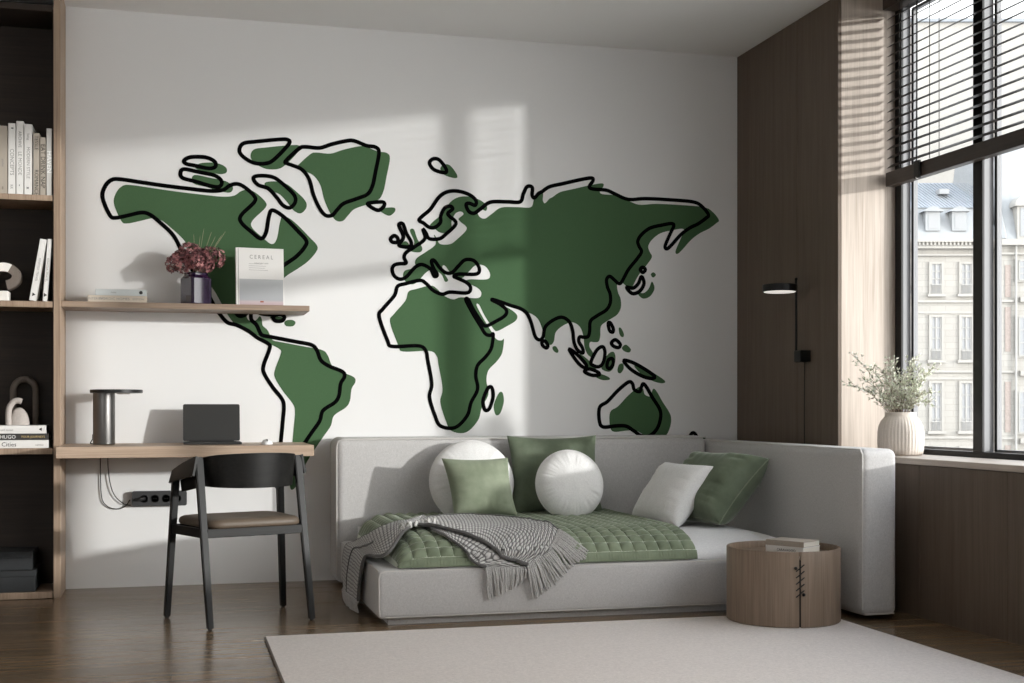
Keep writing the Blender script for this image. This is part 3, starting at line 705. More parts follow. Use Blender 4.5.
tube(bm, [(.09, 6.9445, .778), (.32, 6.9445, .778)], .0045, 10); t.part('hinge', bm, M_rubber, True)

t = Thing('computer_mouse', 'white computer mouse on the desk right of the laptop', 'mouse', (.475, 6.74, .7632))
bm = bmesh.new(); bmesh.ops.create_uvsphere(bm, u_segments=24, v_segments=14, radius=1)
for v in bm.verts: v.co = Vector((.475+v.co.x*.031, 6.74+v.co.y*.055, .7636+max(0, v.co.z)*.026))
t.part('mouse_shell', bm, M_whitep, 60)
bm = bmesh.new(); tube(bm, [(.475, 6.695, .783), (.475, 6.72, .7885)], .003, 8); t.part('scroll_wheel', bm, M_plastic)

# ------------------------------------------------------------------ power strip and cables
t = Thing('power_strip', 'dark grey wall-mounted socket strip under the desk', 'socket strip', (-.06, YW-.02, .43))
bm = bmesh.new(); prism(bm, rrect(.282, .079, .012), 0, .042)
bmesh.ops.transform(bm, matrix=Matrix.Translation((-.060, YW-.0015, .4695)) @ FACE, verts=bm.verts[:])
t.part('strip_body', bm, M_plastic, 30)
for x in (-.139, -.083, -.026, .031):
    bm = bmesh.new()
    lathe(bm, [(.0215, 0), (.0215, .0015), (.0185, .0015), (.0175, -.0000)], 0, 0, 32)
    bmesh.ops.transform(bm, matrix=Matrix.Translation((x, YW-.0436, .4695)) @ FACE, verts=bm.verts[:])
    s_ = t.part('socket', bm, M_black, True)
    bm = bmesh.new()
    for dx in (-.0065, .0065): cyl(bm, x+dx, 0, -.0005, .0012, .0028, 10)
    for v in bm.verts: v.co = Vector((v.co.x, YW-.0440-v.co.z, .4695+v.co.y))
    t.part('pin_hole', bm, M_rubber, parent=s_)
px = [(-.3645, .707), (-.3645, .52), (-.352, .462), (-.318, .425), (-.275, .418), (-.24, .432), (-.203, .468)]
def cable(name, label, pts, cat='cable'):
    bm = bmesh.new(); tube(bm, cr(pts, 7), .0026, 7)
    tag(mesh_obj(name, bm, M_rubber, True), label, cat, 'cables hanging under the desk')
cable('power_cable', 'thin black cable hanging furthest left under the desk', [(x, YW-.010, z) for x, z in [(-.361,.707),(-.3605,.60),(-.357,.50),(-.345,.452),(-.312,.423),(-.270,.416),(-.236,.430),(-.2185,.452),(-.2115,.463)]])
cable('power_cable', 'thin black cable curving right from the desk to the bottom of the socket strip', [(x, YW-.016, z) for x, z in [(-.323,.707),(-.322,.64),(-.312,.555),(-.290,.49),(-.250,.448),(-.222,.437),(-.206,.436)]])
t = Thing('plug', 'black plug pushed into the first outlet of the socket strip', 'plug', (-.15, YW-.06, .469))
bm = bmesh.new(); tube(bm, cr([(-.1385, YW-.046, .4705), (-.147, YW-.056, .470), (-.165, YW-.062, .467), (-.185, YW-.058, .463)], 5), [.012]*6+[.010]*4+[.008]*3+[.005]*3, 10)
t.part('plug_body', bm, M_rubber, True)

# ------------------------------------------------------------------ chair
ch = Thing('armchair', 'black stained wooden armchair with brown leather seat at the desk', 'chair', (.317, 5.94, 0), radians(19))
def beam(bm, p0, p1, s0, s1, bev=.003):
    vs = []
    for (p, s_) in ((p0, s0), (p1, s1)):
        vs.append([bm.verts.new((p[0]+dx*s_[0]/2, p[1]+dy*s_[1]/2, p[2])) for dx, dy in ((-1,-1),(1,-1),(1,1),(-1,1))])
    fs = [bm.faces.new(list(reversed(vs[0]))), bm.faces.new(vs[1])]
    for i in range(4): fs.append(bm.faces.new((vs[0][i], vs[0][(i+1) % 4], vs[1][(i+1) % 4], vs[1][i])))
    es = list({e for f in fs for e in f.edges}); bmesh.ops.bevel(bm, geom=es, offset=bev, segments=2, affect='EDGES')
for s_ in (-1, 1):
    bm = bmesh.new(); beam(bm, (s_*.237, -.21, .006), (s_*.234, -.060, .735), (.026, .026), (.034, .030))
    l = ch.part('leg', bm, M_chairz, local=True)
    bm = bmesh.new(); cyl(bm, s_*.237, -.209, 0, .0075, .009, 14); ch.part('glide', bm, M_rubber, parent=l, local=True)
    bm = bmesh.new(); beam(bm, (s_*.283, .21, .006), (s_*.251, .178, .655), (.026, .028), (.030, .034))
    l = ch.part('leg', bm, M_chairz, local=True)
    bm = bmesh.new(); cyl(bm, s_*.283, .209, 0, .0075, .009, 14); ch.part('glide', bm, M_rubber, parent=l, local=True)
bm = bmesh.new()
def rail(bm, a, b_, h0, h1, th):
    a, b_ = Vector(a), Vector(b_); d = (b_-a).normalized(); n = Vector((-d.y, d.x))*th/2
    vs = [bm.verts.new((p.x, p.y, z)) for z in (h0, h1) for p in (a-n, b_-n, b_+n, a+n)]
    F = [(3,2,1,0), (4,5,6,7), (0,1,5,4), (1,2,6,5), (2,3,7,6), (3,0,4,7)]
    fs = [bm.faces.new([vs[i] for i in f]) for f in F]
    bmesh.ops.bevel(bm, geom=list({e for f in fs for e in f.edges}), offset=.002, segments=1, affect='EDGES')
rail(bm, (-.222, -.128), (.222, -.128), .385, .425, .022)
rail(bm, (-.255, .190), (.255, .190), .385, .425, .022)
for s_ in (-1, 1): rail(bm, (s_*.233, -.125), (s_*.262, .19), .385, .425, .022)
ch.part('seat_frame', bm, M_chair, local=True)
def rounded_poly(P, r, n=6):
    out = []; N = len(P)
    for i in range(N):
        p0, p, p1 = Vector(P[i-1]), Vector(P[i]), Vector(P[(i+1) % N])
        a = p+(p0-p).normalized()*r; b_ = p+(p1-p).normalized()*r
        for k in range(n+1):
            t = k/n; out.append((a*(1-t)**2+p*2*t*(1-t)+b_*t*t)[:])
    return out
base = rounded_poly([(-.212, -.165), (.212, -.165), (.243, .215), (-.243, .215)], .06)
bm = bmesh.new(); prev = None
for sc, z in ((.97, .4255), (1.0, .432), (1.005, .443), (.985, .456), (.93, .463), (.80, .467), (.5, .466), (.2, .464)):
    ring = [bm.verts.new((x*sc, .025+(y-.025)*sc, z)) for x, y in base]
    if prev:
        for i in range(len(ring)): bm.faces.new((prev[i], prev[(i+1) % len(ring)], ring[(i+1) % len(ring)], ring[i]))
    else: bm.faces.new(list(reversed(ring)))
    prev = ring
bm.faces.new(prev)
ch.part('seat_cushion', bm, M_leather, 60, local=True)
bm = bmesh.new()                                            # bent veneer back: a U in plan
path = cr([(-.256, .205), (-.246, .06), (-.226, -.06), (-.175, -.15), (-.09, -.20), (0, -.214), (.09, -.20), (.175, -.15), (.226, -.06), (.246, .06), (.256, .205)] and
          [(x, y, 0) for x, y in [(-.236, .165), (-.228, .05), (-.212, -.06), (-.172, -.145), (-.09, -.195), (0, -.21), (.09, -.195), (.172, -.145), (.212, -.06), (.228, .05), (.236, .165)]], 6)
rows = []
for p in path:
    f = max(0, min(1, (p.y+.06)/.22)); c_ = max(0, min(1, (-.06-p.y)/.15))
    zt_ = .733-.075*f+.020*c_**.8; zb = .606-.035*f-.006*c_
    o_ = Vector((p.x, p.y, 0)).normalized()
    rows.append([Vector((p.x+o_.x*.012*(k/4-.5), p.y+o_.y*.012*(k/4-.5), zb+(zt_-zb)*k/4)) for k in range(5)])
grid_surf(bm, rows); bmesh.ops.recalc_face_normals(bm, faces=bm.faces[:]); bmesh.ops.solidify(bm, geom=bm.faces[:], thickness=.011)
ch.part('backrest', bm, M_chair, 50, local=True)
for s_ in (-1, 1):                                           # outer leaves wrapping the arm over the legs
    bm = bmesh.new(); rows = []
    for k in range(9):
        f = k/8; y = -.082+.300*f; x = s_*(.253+.004*f+.006*sin(PI*f))
        zt_ = .740-.073*f**1.1; zb = .655-.045*f
        rows.append([Vector((x+s_*.016*(1-j/3), y, zb+(zt_-zb)*j/3)) for j in range(4)])
    grid_surf(bm, rows); bmesh.ops.recalc_face_normals(bm, faces=bm.faces[:]); bmesh.ops.solidify(bm, geom=bm.faces[:], thickness=.010)
    ch.part('armrest', bm, M_chair, 50, local=True)

# ------------------------------------------------------------------ sofa
so = Thing('sofa', 'light grey upholstered corner daybed sofa against the mural wall', 'sofa', (2.0, 6.1, 0))
def cushbox(x0, x1, y0, y1, z0, z1, r, seg=5):
    bm = bmesh.new(); box(bm, x0, x1, y0, y1, z0, z1, r, seg); return bm
so.part('base', cushbox(.868, 2.966, 5.555, 6.845, .030, .246, .022), M_sofa, 60)
so.part('plinth', BX(.92, 2.94, 5.605, 6.80, .0, .0305), M_sofa)
so.part('backrest', cushbox(.842, 2.966, 6.85, 7.125, .02, .792, .045, 6), M_sofa, 60)
so.part('armrest', cushbox(2.970, 3.152, 5.150, 7.125, .02, .767, .036, 6), M_sofa, 60)
def piping(pts, r=.0035): 
    bm = bmesh.new(); tube(bm, pts, r, 6); so.part('piping', bm, M_sofap, True)
piping([(.876, 5.5605, .045), (.872, 5.5575, .08), (.872, 5.5575, .212), (.878, 5.560, .230), (.90, 5.5615, .2385), (2.95, 5.5615, .2385)])
piping([(.90, 5.5605, .0385), (2.95, 5.5605, .0385)])
piping([(.8735, 5.57, .2385), (.8735, 6.83, .2385)])
piping([(2.9785, 5.159, .05), (2.9775, 5.158, .74), (2.979, 5.175, .763), (2.979, 6.85, .763)])
piping([(.8495, 6.858, .06), (.8495, 6.858, .745), (.857, 6.857, .772), (.885, 6.857, .7835), (2.96, 6.857, .7835)])
piping([(2.99, 5.158, .0295), (3.135, 5.158, .0295)])

# mattress -----------------------------------------------------------
def qround(s_, p=2.0): s_ = max(0, min(1, s_)); return (1-(1-s_)**p)**(1/p)
def HM(x, y):                                                # mattress top
    e = qround((y-5.585)/.30); g = qround((x-.958)/.15); k = qround((2.962-x)/.30, 1.8)
    return .248+(.104+.004*noise.noise(Vector((x*3, y*3, 0))))*e*g*k*(1-.10*max(0, (y-6.2))/.6)
def HQ(x, y):                                                # quilt top
    e = qround((y-5.572)/.30); g = qround((x-.968)/.16)
    return .251+.121*e*g if x > .968 and y > 5.572 else .246
bm = bmesh.new(); rows = []; nx, ny = 110, 60
def spread(a, b_, n, p=1.7):
    out = []
    for i in range(n+1):
        t = i/n*2-1; w = (abs(t)**(1/p))*(1 if t > 0 else -1); out.append(a+(b_-a)*(w*.5+.5))
    return out
xs = spread(.959, 2.961, nx, 1.6); ysm = spread(5.586, 6.842, ny, 1.6)
for x in xs: rows.append([Vector((x, y, HM(x, y) if y < 6.84 else .32)) for y in ysm])
vs = grid_surf(bm, rows)
edge = [r[0] for r in vs]+vs[-1][1:]+[r[-1] for r in reversed(vs[:-1])]+list(reversed(vs[0][1:-1]))
low = [bm.verts.new((v.co.x, v.co.y, .2465)) for v in edge]
for i in range(len(edge)):
    j = (i+1) % len(edge); bm.faces.new((edge[i], low[i], low[j], edge[j]))
bm.faces.new(low)
tag(mesh_obj('mattress', bm, M_sheet, 50), 'mattress in a white sheet lying on the sofa base', 'mattress')

# quilt ---------------------------------------------------------------
prof = []
for i in range(40):
    a = PI/2*i/39; prof.append(Vector((5.572+.30*(1-cos(a)), (.251+.121*sin(a)))))
prof.append(Vector((6.84, .372)))
L = [0]
for a, b_ in zip(prof, prof[1:]): L.append(L[-1]+(b_-a).length)
def pat(s_):
    for i in range(len(prof)-1):
        if s_ <= L[i+1] or i == len(prof)-2:
            t = (s_-L[i])/(L[i+1]-L[i]); p = prof[i].lerp(prof[i+1], t); d = (prof[i+1]-prof[i]).normalized()
            return p, Vector((-d.y, d.x))
cell = .0605
sub = [0, .05, .13, .28, .5, .72, .87, .95]
def breaks(total, start=0):
    out = []; k = 0
    while True:
        for f in sub:
            s_ = start+(k+f)*cell
            if s_ > total: return out+[total]
            out.append(s_)
        k += 1
xq0, xq1 = .968, 2.362
xb = breaks(xq1-xq0); HEM = .042
hem_rows = [0, .010, .021, .031, .038]
sb_ = hem_rows+breaks(L[-1], HEM)
nfine = []
xb2 = []
for a, b_ in zip(xb, xb[1:]):
    xb2.append(a)
    if b_-a > .009: xb2.append((a+b_)/2)
xb2.append(xb[-1]); xb = xb2
def puff(a):
    f = (a/cell) % 1; return abs(sin(PI*f))**.55
bm = bmesh.new(); rows = []
for s_ in sb_:
    p, n = pat(s_); r = []
    for xx in xb:
        x = xq0+xx; g = qround((x-.968)/.15)
        if s_ < HEM: h_ = .004+.004*abs(sin(PI*xx/.0145))*(1 if .005 < s_ < .036 else .3)
        else: h_ = -.001+.0175*puff(xx)*puff(s_-HEM)+.0012*noise.noise(Vector((x*40, s_*40, 3)))
        edge_ = min(1, (xq1-x)/.02+.25)
        y = p.x-(-n.x)*h_; z = .251+(p.y-.251)*g+n.y*h_*edge_
        if g < 1: z += 0
        r.append(Vector((x-(.010*(1-g)), y, z)))
    rows.append(r)
vs = grid_surf(bm, rows)
bm.faces.ensure_lookup_table()
k = 0
for i in range(len(sb_)-1):
    for j in range(len(xb)-1):
        f = bm.faces[k]; k += 1
        mxx, ms = (xb[j]+xb[j+1])/2, (sb_[i]+sb_[i+1])/2
        fx = (mxx/cell) % 1; fs = ((ms-HEM)/cell) % 1
        if ms > HEM and (fx < .05 or fx > .95 or fs < .05 or fs > .95): f.material_index = 1
        if .036 < ms < .044: f.material_index = 1
bmesh.ops.recalc_face_normals(bm, faces=bm.faces[:])
bmesh.ops.solidify(bm, geom=bm.faces[:], thickness=.004)
tag(mesh_obj('quilt', bm, [M_quilt, M_quiltth], 60), 'sage green square-quilted velvet bedspread over the daybed mattress', 'quilt')

# throw ----------------------------------------------------------------
th = Thing('throw_blanket', 'grey fringed waffle-knit throw draped across the quilt and sofa corner', 'blanket', (1.3, 5.9, .40))
def fit(p, off=.017):
    x, y, z = p
    if y > 5.574 and x > .872: z = max(z, HQ(x, y)+off)
    if y <= 5.585 and z < .36: y = min(y, 5.574-.016) if z > .262 else min(y, 5.538)
    return Vector((x, y, z))
def loft(ctrl, nu=10, nv=8, off=.017, wr=.004, seed=0, fitted=True):
    cols = [cr(r, nv) for r in ctrl]                       # each row refined
    m_ = len(cols[0]); lines = [cr([c[j] for c in cols], nu) for j in range(m_)]
    n_ = len(lines[0]); rows = []; uv = []
    for i in range(n_):
        r = []; 
        for j in range(m_):
            p = lines[j][i]
            if fitted: p = fit(p, off)
            w = noise.noise(Vector((p.x*9+seed, p.y*9, 0)))*wr+noise.noise(Vector((p.x*26, p.y*22+seed, 4)))*wr*.5
            p = p+Vector((0, -w*.6, abs(w)*1.4)); r.append(p)
        rows.append(r)
    ll = 0
    for i in range(n_):
        if i: ll += (rows[i][m_//2]-rows[i-1][m_//2]).length
        w_ = 0; ru = []
        for j in range(m_):
            if j: w_ += (rows[i][j]-rows[i][j-1]).length
            ru.append((ll, w_))
        uv.append(ru)
    return rows, uv
def sheet(name, ctrl, mat, **k):
    rows, uv = loft(ctrl, **k); bm = bmesh.new(); grid_surf(bm, rows, uv)
    bmesh.ops.recalc_face_normals(bm, faces=bm.faces[:]); bmesh.ops.solidify(bm, geom=bm.faces[:], thickness=.006)
    th.part(name, bm, mat, 60); return rows
def hem(rows, r=.007, mat=None):
    bm = bmesh.new(); tube(bm, rows, r, 8); th.part('hem', bm, mat or M_hem, True)
A_ = [[(1.155,6.203,.405),(1.129,6.04,.42),(1.105,5.90,.405)],
      [(1.314,6.399,.399),(1.262,6.05,.404),(1.211,5.762,.395)],
      [(1.474,6.418,.399),(1.39,5.93,.402),(1.324,5.643,.353)],
      [(1.60,6.292,.399),(1.50,5.80,.395),(1.397,5.582,.299)],
      [(1.692,6.061,.399),(1.60,5.68,.37),(1.464,5.560,.271)],
      [(1.73,5.708,.385),(1.655,5.590,.31),(1.534,5.545,.250)]]
R_ = sheet('folded_sheet', A_, M_throw, off=.034, wr=.006)
hem([r[-1]+Vector((0, -.004, .003)) for r in R_], .009)
hem([r[0]+Vector((0, .002, .0)) for r in R_], .005)
B_ = [[(1.155,5.90,.395),(1.15,5.78,.385)], [(1.211,5.762,.385),(1.207,5.655,.355)], [(1.316,5.651,.352),(1.253,5.594,.310)], [(1.397,5.58,.290),(1.30,5.55,.262)], [(1.52,5.543,.240),(1.345,5.543,.246)]]
Rb = sheet('under_layer', B_, M_throw, off=.027, wr=.003, seed=5)
hem([r[-1]+Vector((0, -.003, .003)) for r in Rb], .006)
Cc = [[(1.233,6.298,.402),(1.18,6.15,.425),(1.115,5.99,.405)],
      [(1.102,6.159,.402),(1.05,5.95,.412),(1.012,5.755,.388)],
      [(.999,6.12,.388),(.965,5.88,.378),(.942,5.66,.322)],
      [(.925,6.22,.335),(.905,5.93,.315),(.897,5.68,.288)],
      [(.880,6.40,.282),(.872,6.06,.280),(.868,5.82,.275)],
      [(.846,6.45,.255),(.846,6.15,.258),(.848,5.86,.250)],
      [(.838,6.50,.15),(.830,6.20,.15),(.836,5.90,.145)],
      [(.836,6.44,.055),(.822,6.18,.055),(.834,5.93,.058)]]
Rl = sheet('hanging_end', Cc, M_throw, off=.012, wr=.006, seed=9, fitted=False)
hem([r[-1]+Vector((-.001, -.003, .003)) for r in Rl], .008)
hem([r[0]+Vector((-.002, .002, .002)) for r in Rl], .005)
hem([r[int(len(r)*.42)]+Vector((-.004, -.002, .006)) for r in Rl[int(len(Rl)*.42):]], .006)
random.seed(3)
def lerpl(P, t):
    P = [Vector(p) for p in P]; f = t*(len(P)-1); i = min(int(f), len(P)-2); return P[i].lerp(P[i+1], f-i)
def fringe(roots, tips, n, r=.0040, out=(0, -.012, 0), jit=.006):
    bm = bmesh.new()
    for i in range(n):
        t = i/(n-1); a = lerpl(roots, t); b_ = lerpl(tips, t)+Vector((random.uniform(-jit, jit), random.uniform(-.004, .001), random.uniform(-jit, jit)))
        m1 = a.lerp(b_, .33)+Vector(out)*1.0+Vector((random.uniform(-.003,.003), 0, .004)); m2 = a.lerp(b_, .7)+Vector(out)*.6+Vector((random.uniform(-.004,.004), 0, 0))
        pts = cr([a, m1, m2, b_], 5)
        tube(bm, pts, [r*(1+.35*(k % 2)) for k in range(len(pts)-1)]+[r*1.3], 6)
    th.part('fringe', bm, M_fringe, True)
lastR = R_[-1]
fringe([lastR[0], lastR[len(lastR)//2], lastR[-1]+Vector((0, -.004, 0))], [(1.83,5.590,.305),(1.815,5.560,.278),(1.785,5.545,.256),(1.726,5.540,.226),(1.698,5.538,.193),(1.63,5.538,.137),(1.562,5.538,.097)], 34)
lastB = Rb[-1]
fringe([lastB[-1], lastB[len(lastB)//2], lastB[0]], [(1.353,5.538,.103),(1.418,5.538,.125),(1.454,5.538,.143),(1.528,5.538,.190)], 20)
ll = Rl[-1]
fringe([ll[-1], ll[len(ll)//2], ll[0]], [(.832,5.94,.006),(.815,6.18,.004),(.832,6.43,.004)], 26, out=(-.008, 0, 0), jit=.003)
bm = bmesh.new()                                               # loose light tassels by the pile
for k in range(7):
    a = Vector((1.00+.055*k/1.6, 5.79+.035*k, .402)); b_ = a+Vector((random.uniform(-.03,.03), -.035-random.uniform(0,.03), .006))
    tube(bm, cr([a, a.lerp(b_, .5)+Vector((0, 0, .022)), b_], 5), .0055, 7)
th.part('tassel', bm, plain('pale_wool', rgb(206,204,201), .95, nscale=300, nstr=.4, var=.2), True)

# ------------------------------------------------------------------ cushions
def pillow(name, label, bl, br, tl, tr, T, mat, pipe=None, N=44, wr=.004, inset=.085, seed=0, bias=1.0, pw=2.4, grp='square cushions on the daybed'):
    bl, br, tl, tr = map(Vector, (bl, br, tl, tr))
    ctr = (bl+br+tl+tr)/4; nrm = (br-bl).cross(tl-bl).normalized()
    t = Thing(name, label, 'cushion', ctr[:], group=grp)
    def base(u, v):
        uu = u*(1-inset*(1-v*v)); vv = v*(1-inset*(1-u*u))
        a, b_ = (uu+1)/2, (vv+1)/2
        return (bl*(1-a)+br*a)*(1-b_)+(tl*(1-a)+tr*a)*b_
    bm = bmesh.new()
    for side in (1, -1):
        rows = []
        for i in range(N+1):
            r = []
            for j in range(N+1):
                u, v = -cos(PI*i/N), -cos(PI*j/N)
                f = max(0, (1-abs(u)**pw)*(1-abs(v)**pw))
                h_ = T*f**.5
                fu = sin(PI*min(1, (1-abs(u))/.55)); fv = sin(PI*min(1, (1-abs(v))/.55))
                w = wr*noise.noise(Vector((u*1.6+seed, v*1.6, side)))*min(1, f*2)
                w += wr*1.1*(noise.noise(Vector((v*8+seed, side*5+(u > 0)*3, 0)))*fu+noise.noise(Vector((u*8+seed, side*5+(v > 0)*3+9, 0)))*fv)*min(1, f*2)
                r.append(base(u, v)+nrm*side*(h_*(bias if side < 0 else 1)+w))
            rows.append(r)
        grid_surf(bm, rows)
    bmesh.ops.remove_doubles(bm, verts=bm.verts[:], dist=.0004)
    t.part('cushion_body', bm, mat, 80)
    if pipe:
        pts = [base(-1+2*k/30, -1) for k in range(30)]+[base(1, -1+2*k/30) for k in range(30)]+[base(1-2*k/30, 1) for k in range(30)]+[base(-1, 1-2*k/30) for k in range(31)]
        bm = bmesh.new(); tube(bm, pts, .0032, 6); t.part('piping', bm, pipe, True)
    return t
def round_cushion(label, c, nrm, R, T, mat, seed=0, pipe=None):
    c = Vector(c); n = Vector(nrm).normalized(); a = Vector((0, 0, 1)).cross(n).normalized(); b_ = n.cross(a)
    t = Thing('round_cushion', label, 'cushion', c[:], group='round white cushions')
    bm = bmesh.new(); NA, NR = 120, 26
    for side in (1, -1):
        rows = []
        for i in range(NR+1):
            q = sin(PI/2*i/NR); r = []
            for k in range(NA+1):
                th_ = 2*PI*(k % NA)/NA
                h_ = T*(1-q**2.5)**.5
                g = sin(PI*max(0, min(1, (q-.55)/.45)))
                w = (.007*g*noise.noise(Vector((cos(th_)*22+seed, sin(th_)*22, side)))+.003*g*noise.noise(Vector((cos(th_)*45+seed, sin(th_)*45, side))))+.003*noise.noise(Vector((q*cos(th_)*3+seed, q*sin(th_)*3, side)))
                r.append(c+(a*cos(th_)+b_*sin(th_))*R*q*(1+.006*noise.noise(Vector((cos(th_)*5, sin(th_)*5, seed))))+n*side*(h_+w))
            rows.append(r)
        grid_surf(bm, rows)
    bmesh.ops.remove_doubles(bm, verts=bm.verts[:], dist=.0003)
    t.part('cushion_body', bm, mat, 80)
    bm = bmesh.new(); tube(bm, [c+(a*cos(x)+b_*sin(x))*R*1.002 for x in [2*PI*k/90 for k in range(91)]], .0028, 6, False)
    t.part('piping', bm, pipe or mat, True)
round_cushion('large round white cushion leaning on the backrest behind the small green one', (1.548, 6.700, .556), (-.05, -1, .26), .227, .078, M_white, 1)
pillow('square_cushion', 'small sage green velvet cushion in front of the large round white one', (1.400, 6.470, .388), (1.740, 6.470, .390), (1.357, 6.570, .690), (1.714, 6.570, .690), .078, M_vel, None, seed=2)
pillow('square_cushion', 'large sage green velvet cushion standing behind the small round white one', (1.765, 6.70, .378), (2.285, 6.70, .378), (1.765, 6.79, .800), (2.275, 6.79, .800), .075, M_vel2, None, seed=7, bias=.6)
round_cushion('small round white cushion in front of the large green square one', (2.045, 6.545, .543), (-.03, -1, .20), .185, .088, M_white, 4)
pillow('square_cushion', 'white cushion leaning on the large green cushion near the sofa arm', (2.345, 6.42, .362), (2.435, 5.995, .355), (2.560, 6.46, .660), (2.650, 6.045, .655), .085, M_white, None, seed=11, wr=.006, pw=3.4)
pillow('square_cushion', 'large moss green velvet cushion leaning against the sofa armrest', (2.480, 6.42, .385), (2.620, 5.90, .380), (2.745, 6.44, .698), (2.895, 5.92, .695), .120, M_vel2, M_vel, seed=15, wr=.012, bias=1.0, pw=4.5)

# ------------------------------------------------------------------ side table and its books
TX, TY, TR = 2.632, 5.240, .249
t = Thing('side_table', 'round oak drum side table laced at the seam in front of the sofa', 'side table', (TX, TY, .0125))
bm = bmesh.new()
seam = math.atan2(-.894, -.449)+radians(16.5)
NS = 96; rr = []
g = .014
for r, z in ((TR-.004, .0125), (TR, .016), (TR, .333), (TR-.002, .336), (TR-.012, .336), (TR-.014, .333), (TR-.014, .306)):
    rr.append([bm.verts.new((TX+r*cos(seam+g+(2*PI-2*g)*k/NS), TY+r*sin(seam+g+(2*PI-2*g)*k/NS), z)) for k in range(NS+1)])
for a, b_ in zip(rr, rr[1:]):
    for k in range(NS): bm.faces.new((a[k], a[k+1], b_[k+1], b_[k]))
t.part('drum_shell', bm, M_tabw, True)
bm = bmesh.new(); cyl(bm, TX, TY, .300, .307, TR-.0142, 64); t.part('table_top', bm, M_tabw, True)
bm = bmesh.new(); cyl(bm, TX, TY, .0135, .300, TR-.0146, 64); t.part('inner_core', bm, M_rubber, True)
M4 = Matrix.Translation((TX, TY, 0)) @ Matrix.Rotation(seam, 4, 'Z')
bm = BX(TR-.006, TR+.0006, -.006, .006, .318, .3365); bmesh.ops.transform(bm, matrix=M4, verts=bm.verts[:]); t.part('seam_bridge', bm, M_tabw)
def onshell(ds, z, o=.0018): a = seam+ds/TR; return Vector((TX+(TR+o)*cos(a), TY+(TR+o)*sin(a), z))
for k in range(5):
    zc = .268-.0275*k; bm = bmesh.new()
    pts = [onshell(-.018, zc-.014), onshell(-.006, zc-.004, .003), onshell(.006, zc+.006, .003), onshell(.018, zc+.015)]
    tube(bm, pts, .0026, 6); t.part('lace', bm, M_rubber, True)
for ds, z in ((-.019, .268), (.015, .155)):
    bm = bmesh.new(); bmesh.ops.create_uvsphere(bm, u_segments=12, v_segments=8, radius=.0075)
    p = onshell(ds, z, .003)
    for v in bm.verts: v.co += p
    t.part('knot', bm, M_rubber, True)
def flatbook(label, c, L_, W_, z0, z1, rz, cover, txt):
    t = Thing('book', label, 'book', (c[0], c[1], z0), radians(rz), 'books on the side table')
    bm = bmesh.new(); h_ = z1-z0
    box(bm, -L_/2, L_/2, -W_/2, -W_/2+.002, 0, h_, .0008, 1); box(bm, -L_/2, L_/2, -W_/2, W_/2, 0, .002); box(bm, -L_/2, L_/2, -W_/2, W_/2, h_-.002, h_)
    t.part('cover', bm, cover, local=True)
    t.part('pages', BX(-L_/2+.002, L_/2-.002, -W_/2+.002, W_/2-.002, .002, h_-.002), M_paper, local=True)
    t.part('lettering', text_bm(txt[0], txt[1], .0003, face_at(txt[2], -W_/2-.0006, h_/2)), txt[3], local=True)
flatbook('white book at the bottom of the pair on the side table', (2.672, 5.226), .195, .135, .3074, .3405, -60, M_bwhite, ('CARAVAGGIO', .015, .01, M_print))
flatbook('greige book on top of the pair on the side table', (2.672, 5.226), .193, .133, .3407, .3650, -59, M_bkraft, ('monograph', .009, -.03, M_printg))

# ------------------------------------------------------------------ rug
bm = bmesh.new()
box(bm, .373, 2.88, 3.35, 5.39, .0005, .0122, .005, 3)
t = Thing('rug', 'large pale woven rug on the plank floor in front of the sofa', 'rug', (1.6, 4.3, 0))
t.part('rug_pile', bm, M_rug, 50)
mb = plain('taupe_binding', rgb(120,112,106), .9, nscale=300, nstr=.3)
for x in (.374, 2.879):
    bm = bmesh.new(); tube(bm, [(x, 3.36, .0062), (x, 5.38, .0062)], .0060, 8); t.part('rug_binding', bm, mb, True)

# ------------------------------------------------------------------ wall lamp
t = Thing('wall_lamp', 'black wall reading lamp with a round disc shade on the dark panel', 'wall lamp', (3.283, 6.265, 1.2))
t.part('wall_block', BX(3.222, 3.2825, 6.215, 6.288, 1.196, 1.256, .002, 2), M_black)
bm = bmesh.new(); tube(bm, [(3.234, 6.287, 1.194), (3.234, 6.287, 1.640)], .0065, 12); t.part('pole', bm, M_black, True)
bm = bmesh.new(); bmesh.ops.create_uvsphere(bm, u_segments=12, v_segments=8, radius=.0085)
for v in bm.verts: v.co += Vector((3.234, 6.287, 1.640))
t.part('pole_tip', bm, M_black, True)
bm = bmesh.new(); lathe(bm, [(.084, 1.570), (.090, 1.571), (.092, 1.573), (.092, 1.605), (.089, 1.608)], 3.138, 6.287, 64)
t.part('lamp_shade', bm, M_black, True)
m, nt, b = newmat('lit_diffuser'); b.inputs['Base Color'].default_value = (.9,.88,.85,1)
b.inputs['Emission Color'].default_value = (1,.95,.88,1); b.inputs['Emission Strength'].default_value = .5
bm = bmesh.new(); lathe(bm, [(.080, 1.5665), (.084, 1.5698)], 3.138, 6.287, 48); t.part('diffuser', bm, m, True)
bm = bmesh.new(); tube(bm, cr([(3.2795, 6.280, 1.197), (3.2795, 6.281, 1.05), (3.2795, 6.283, .90), (3.2795, 6.280, .70), (3.2795, 6.28, .3)], 6), .0022, 6); t.part('lamp_cord', bm, M_rubber, True)

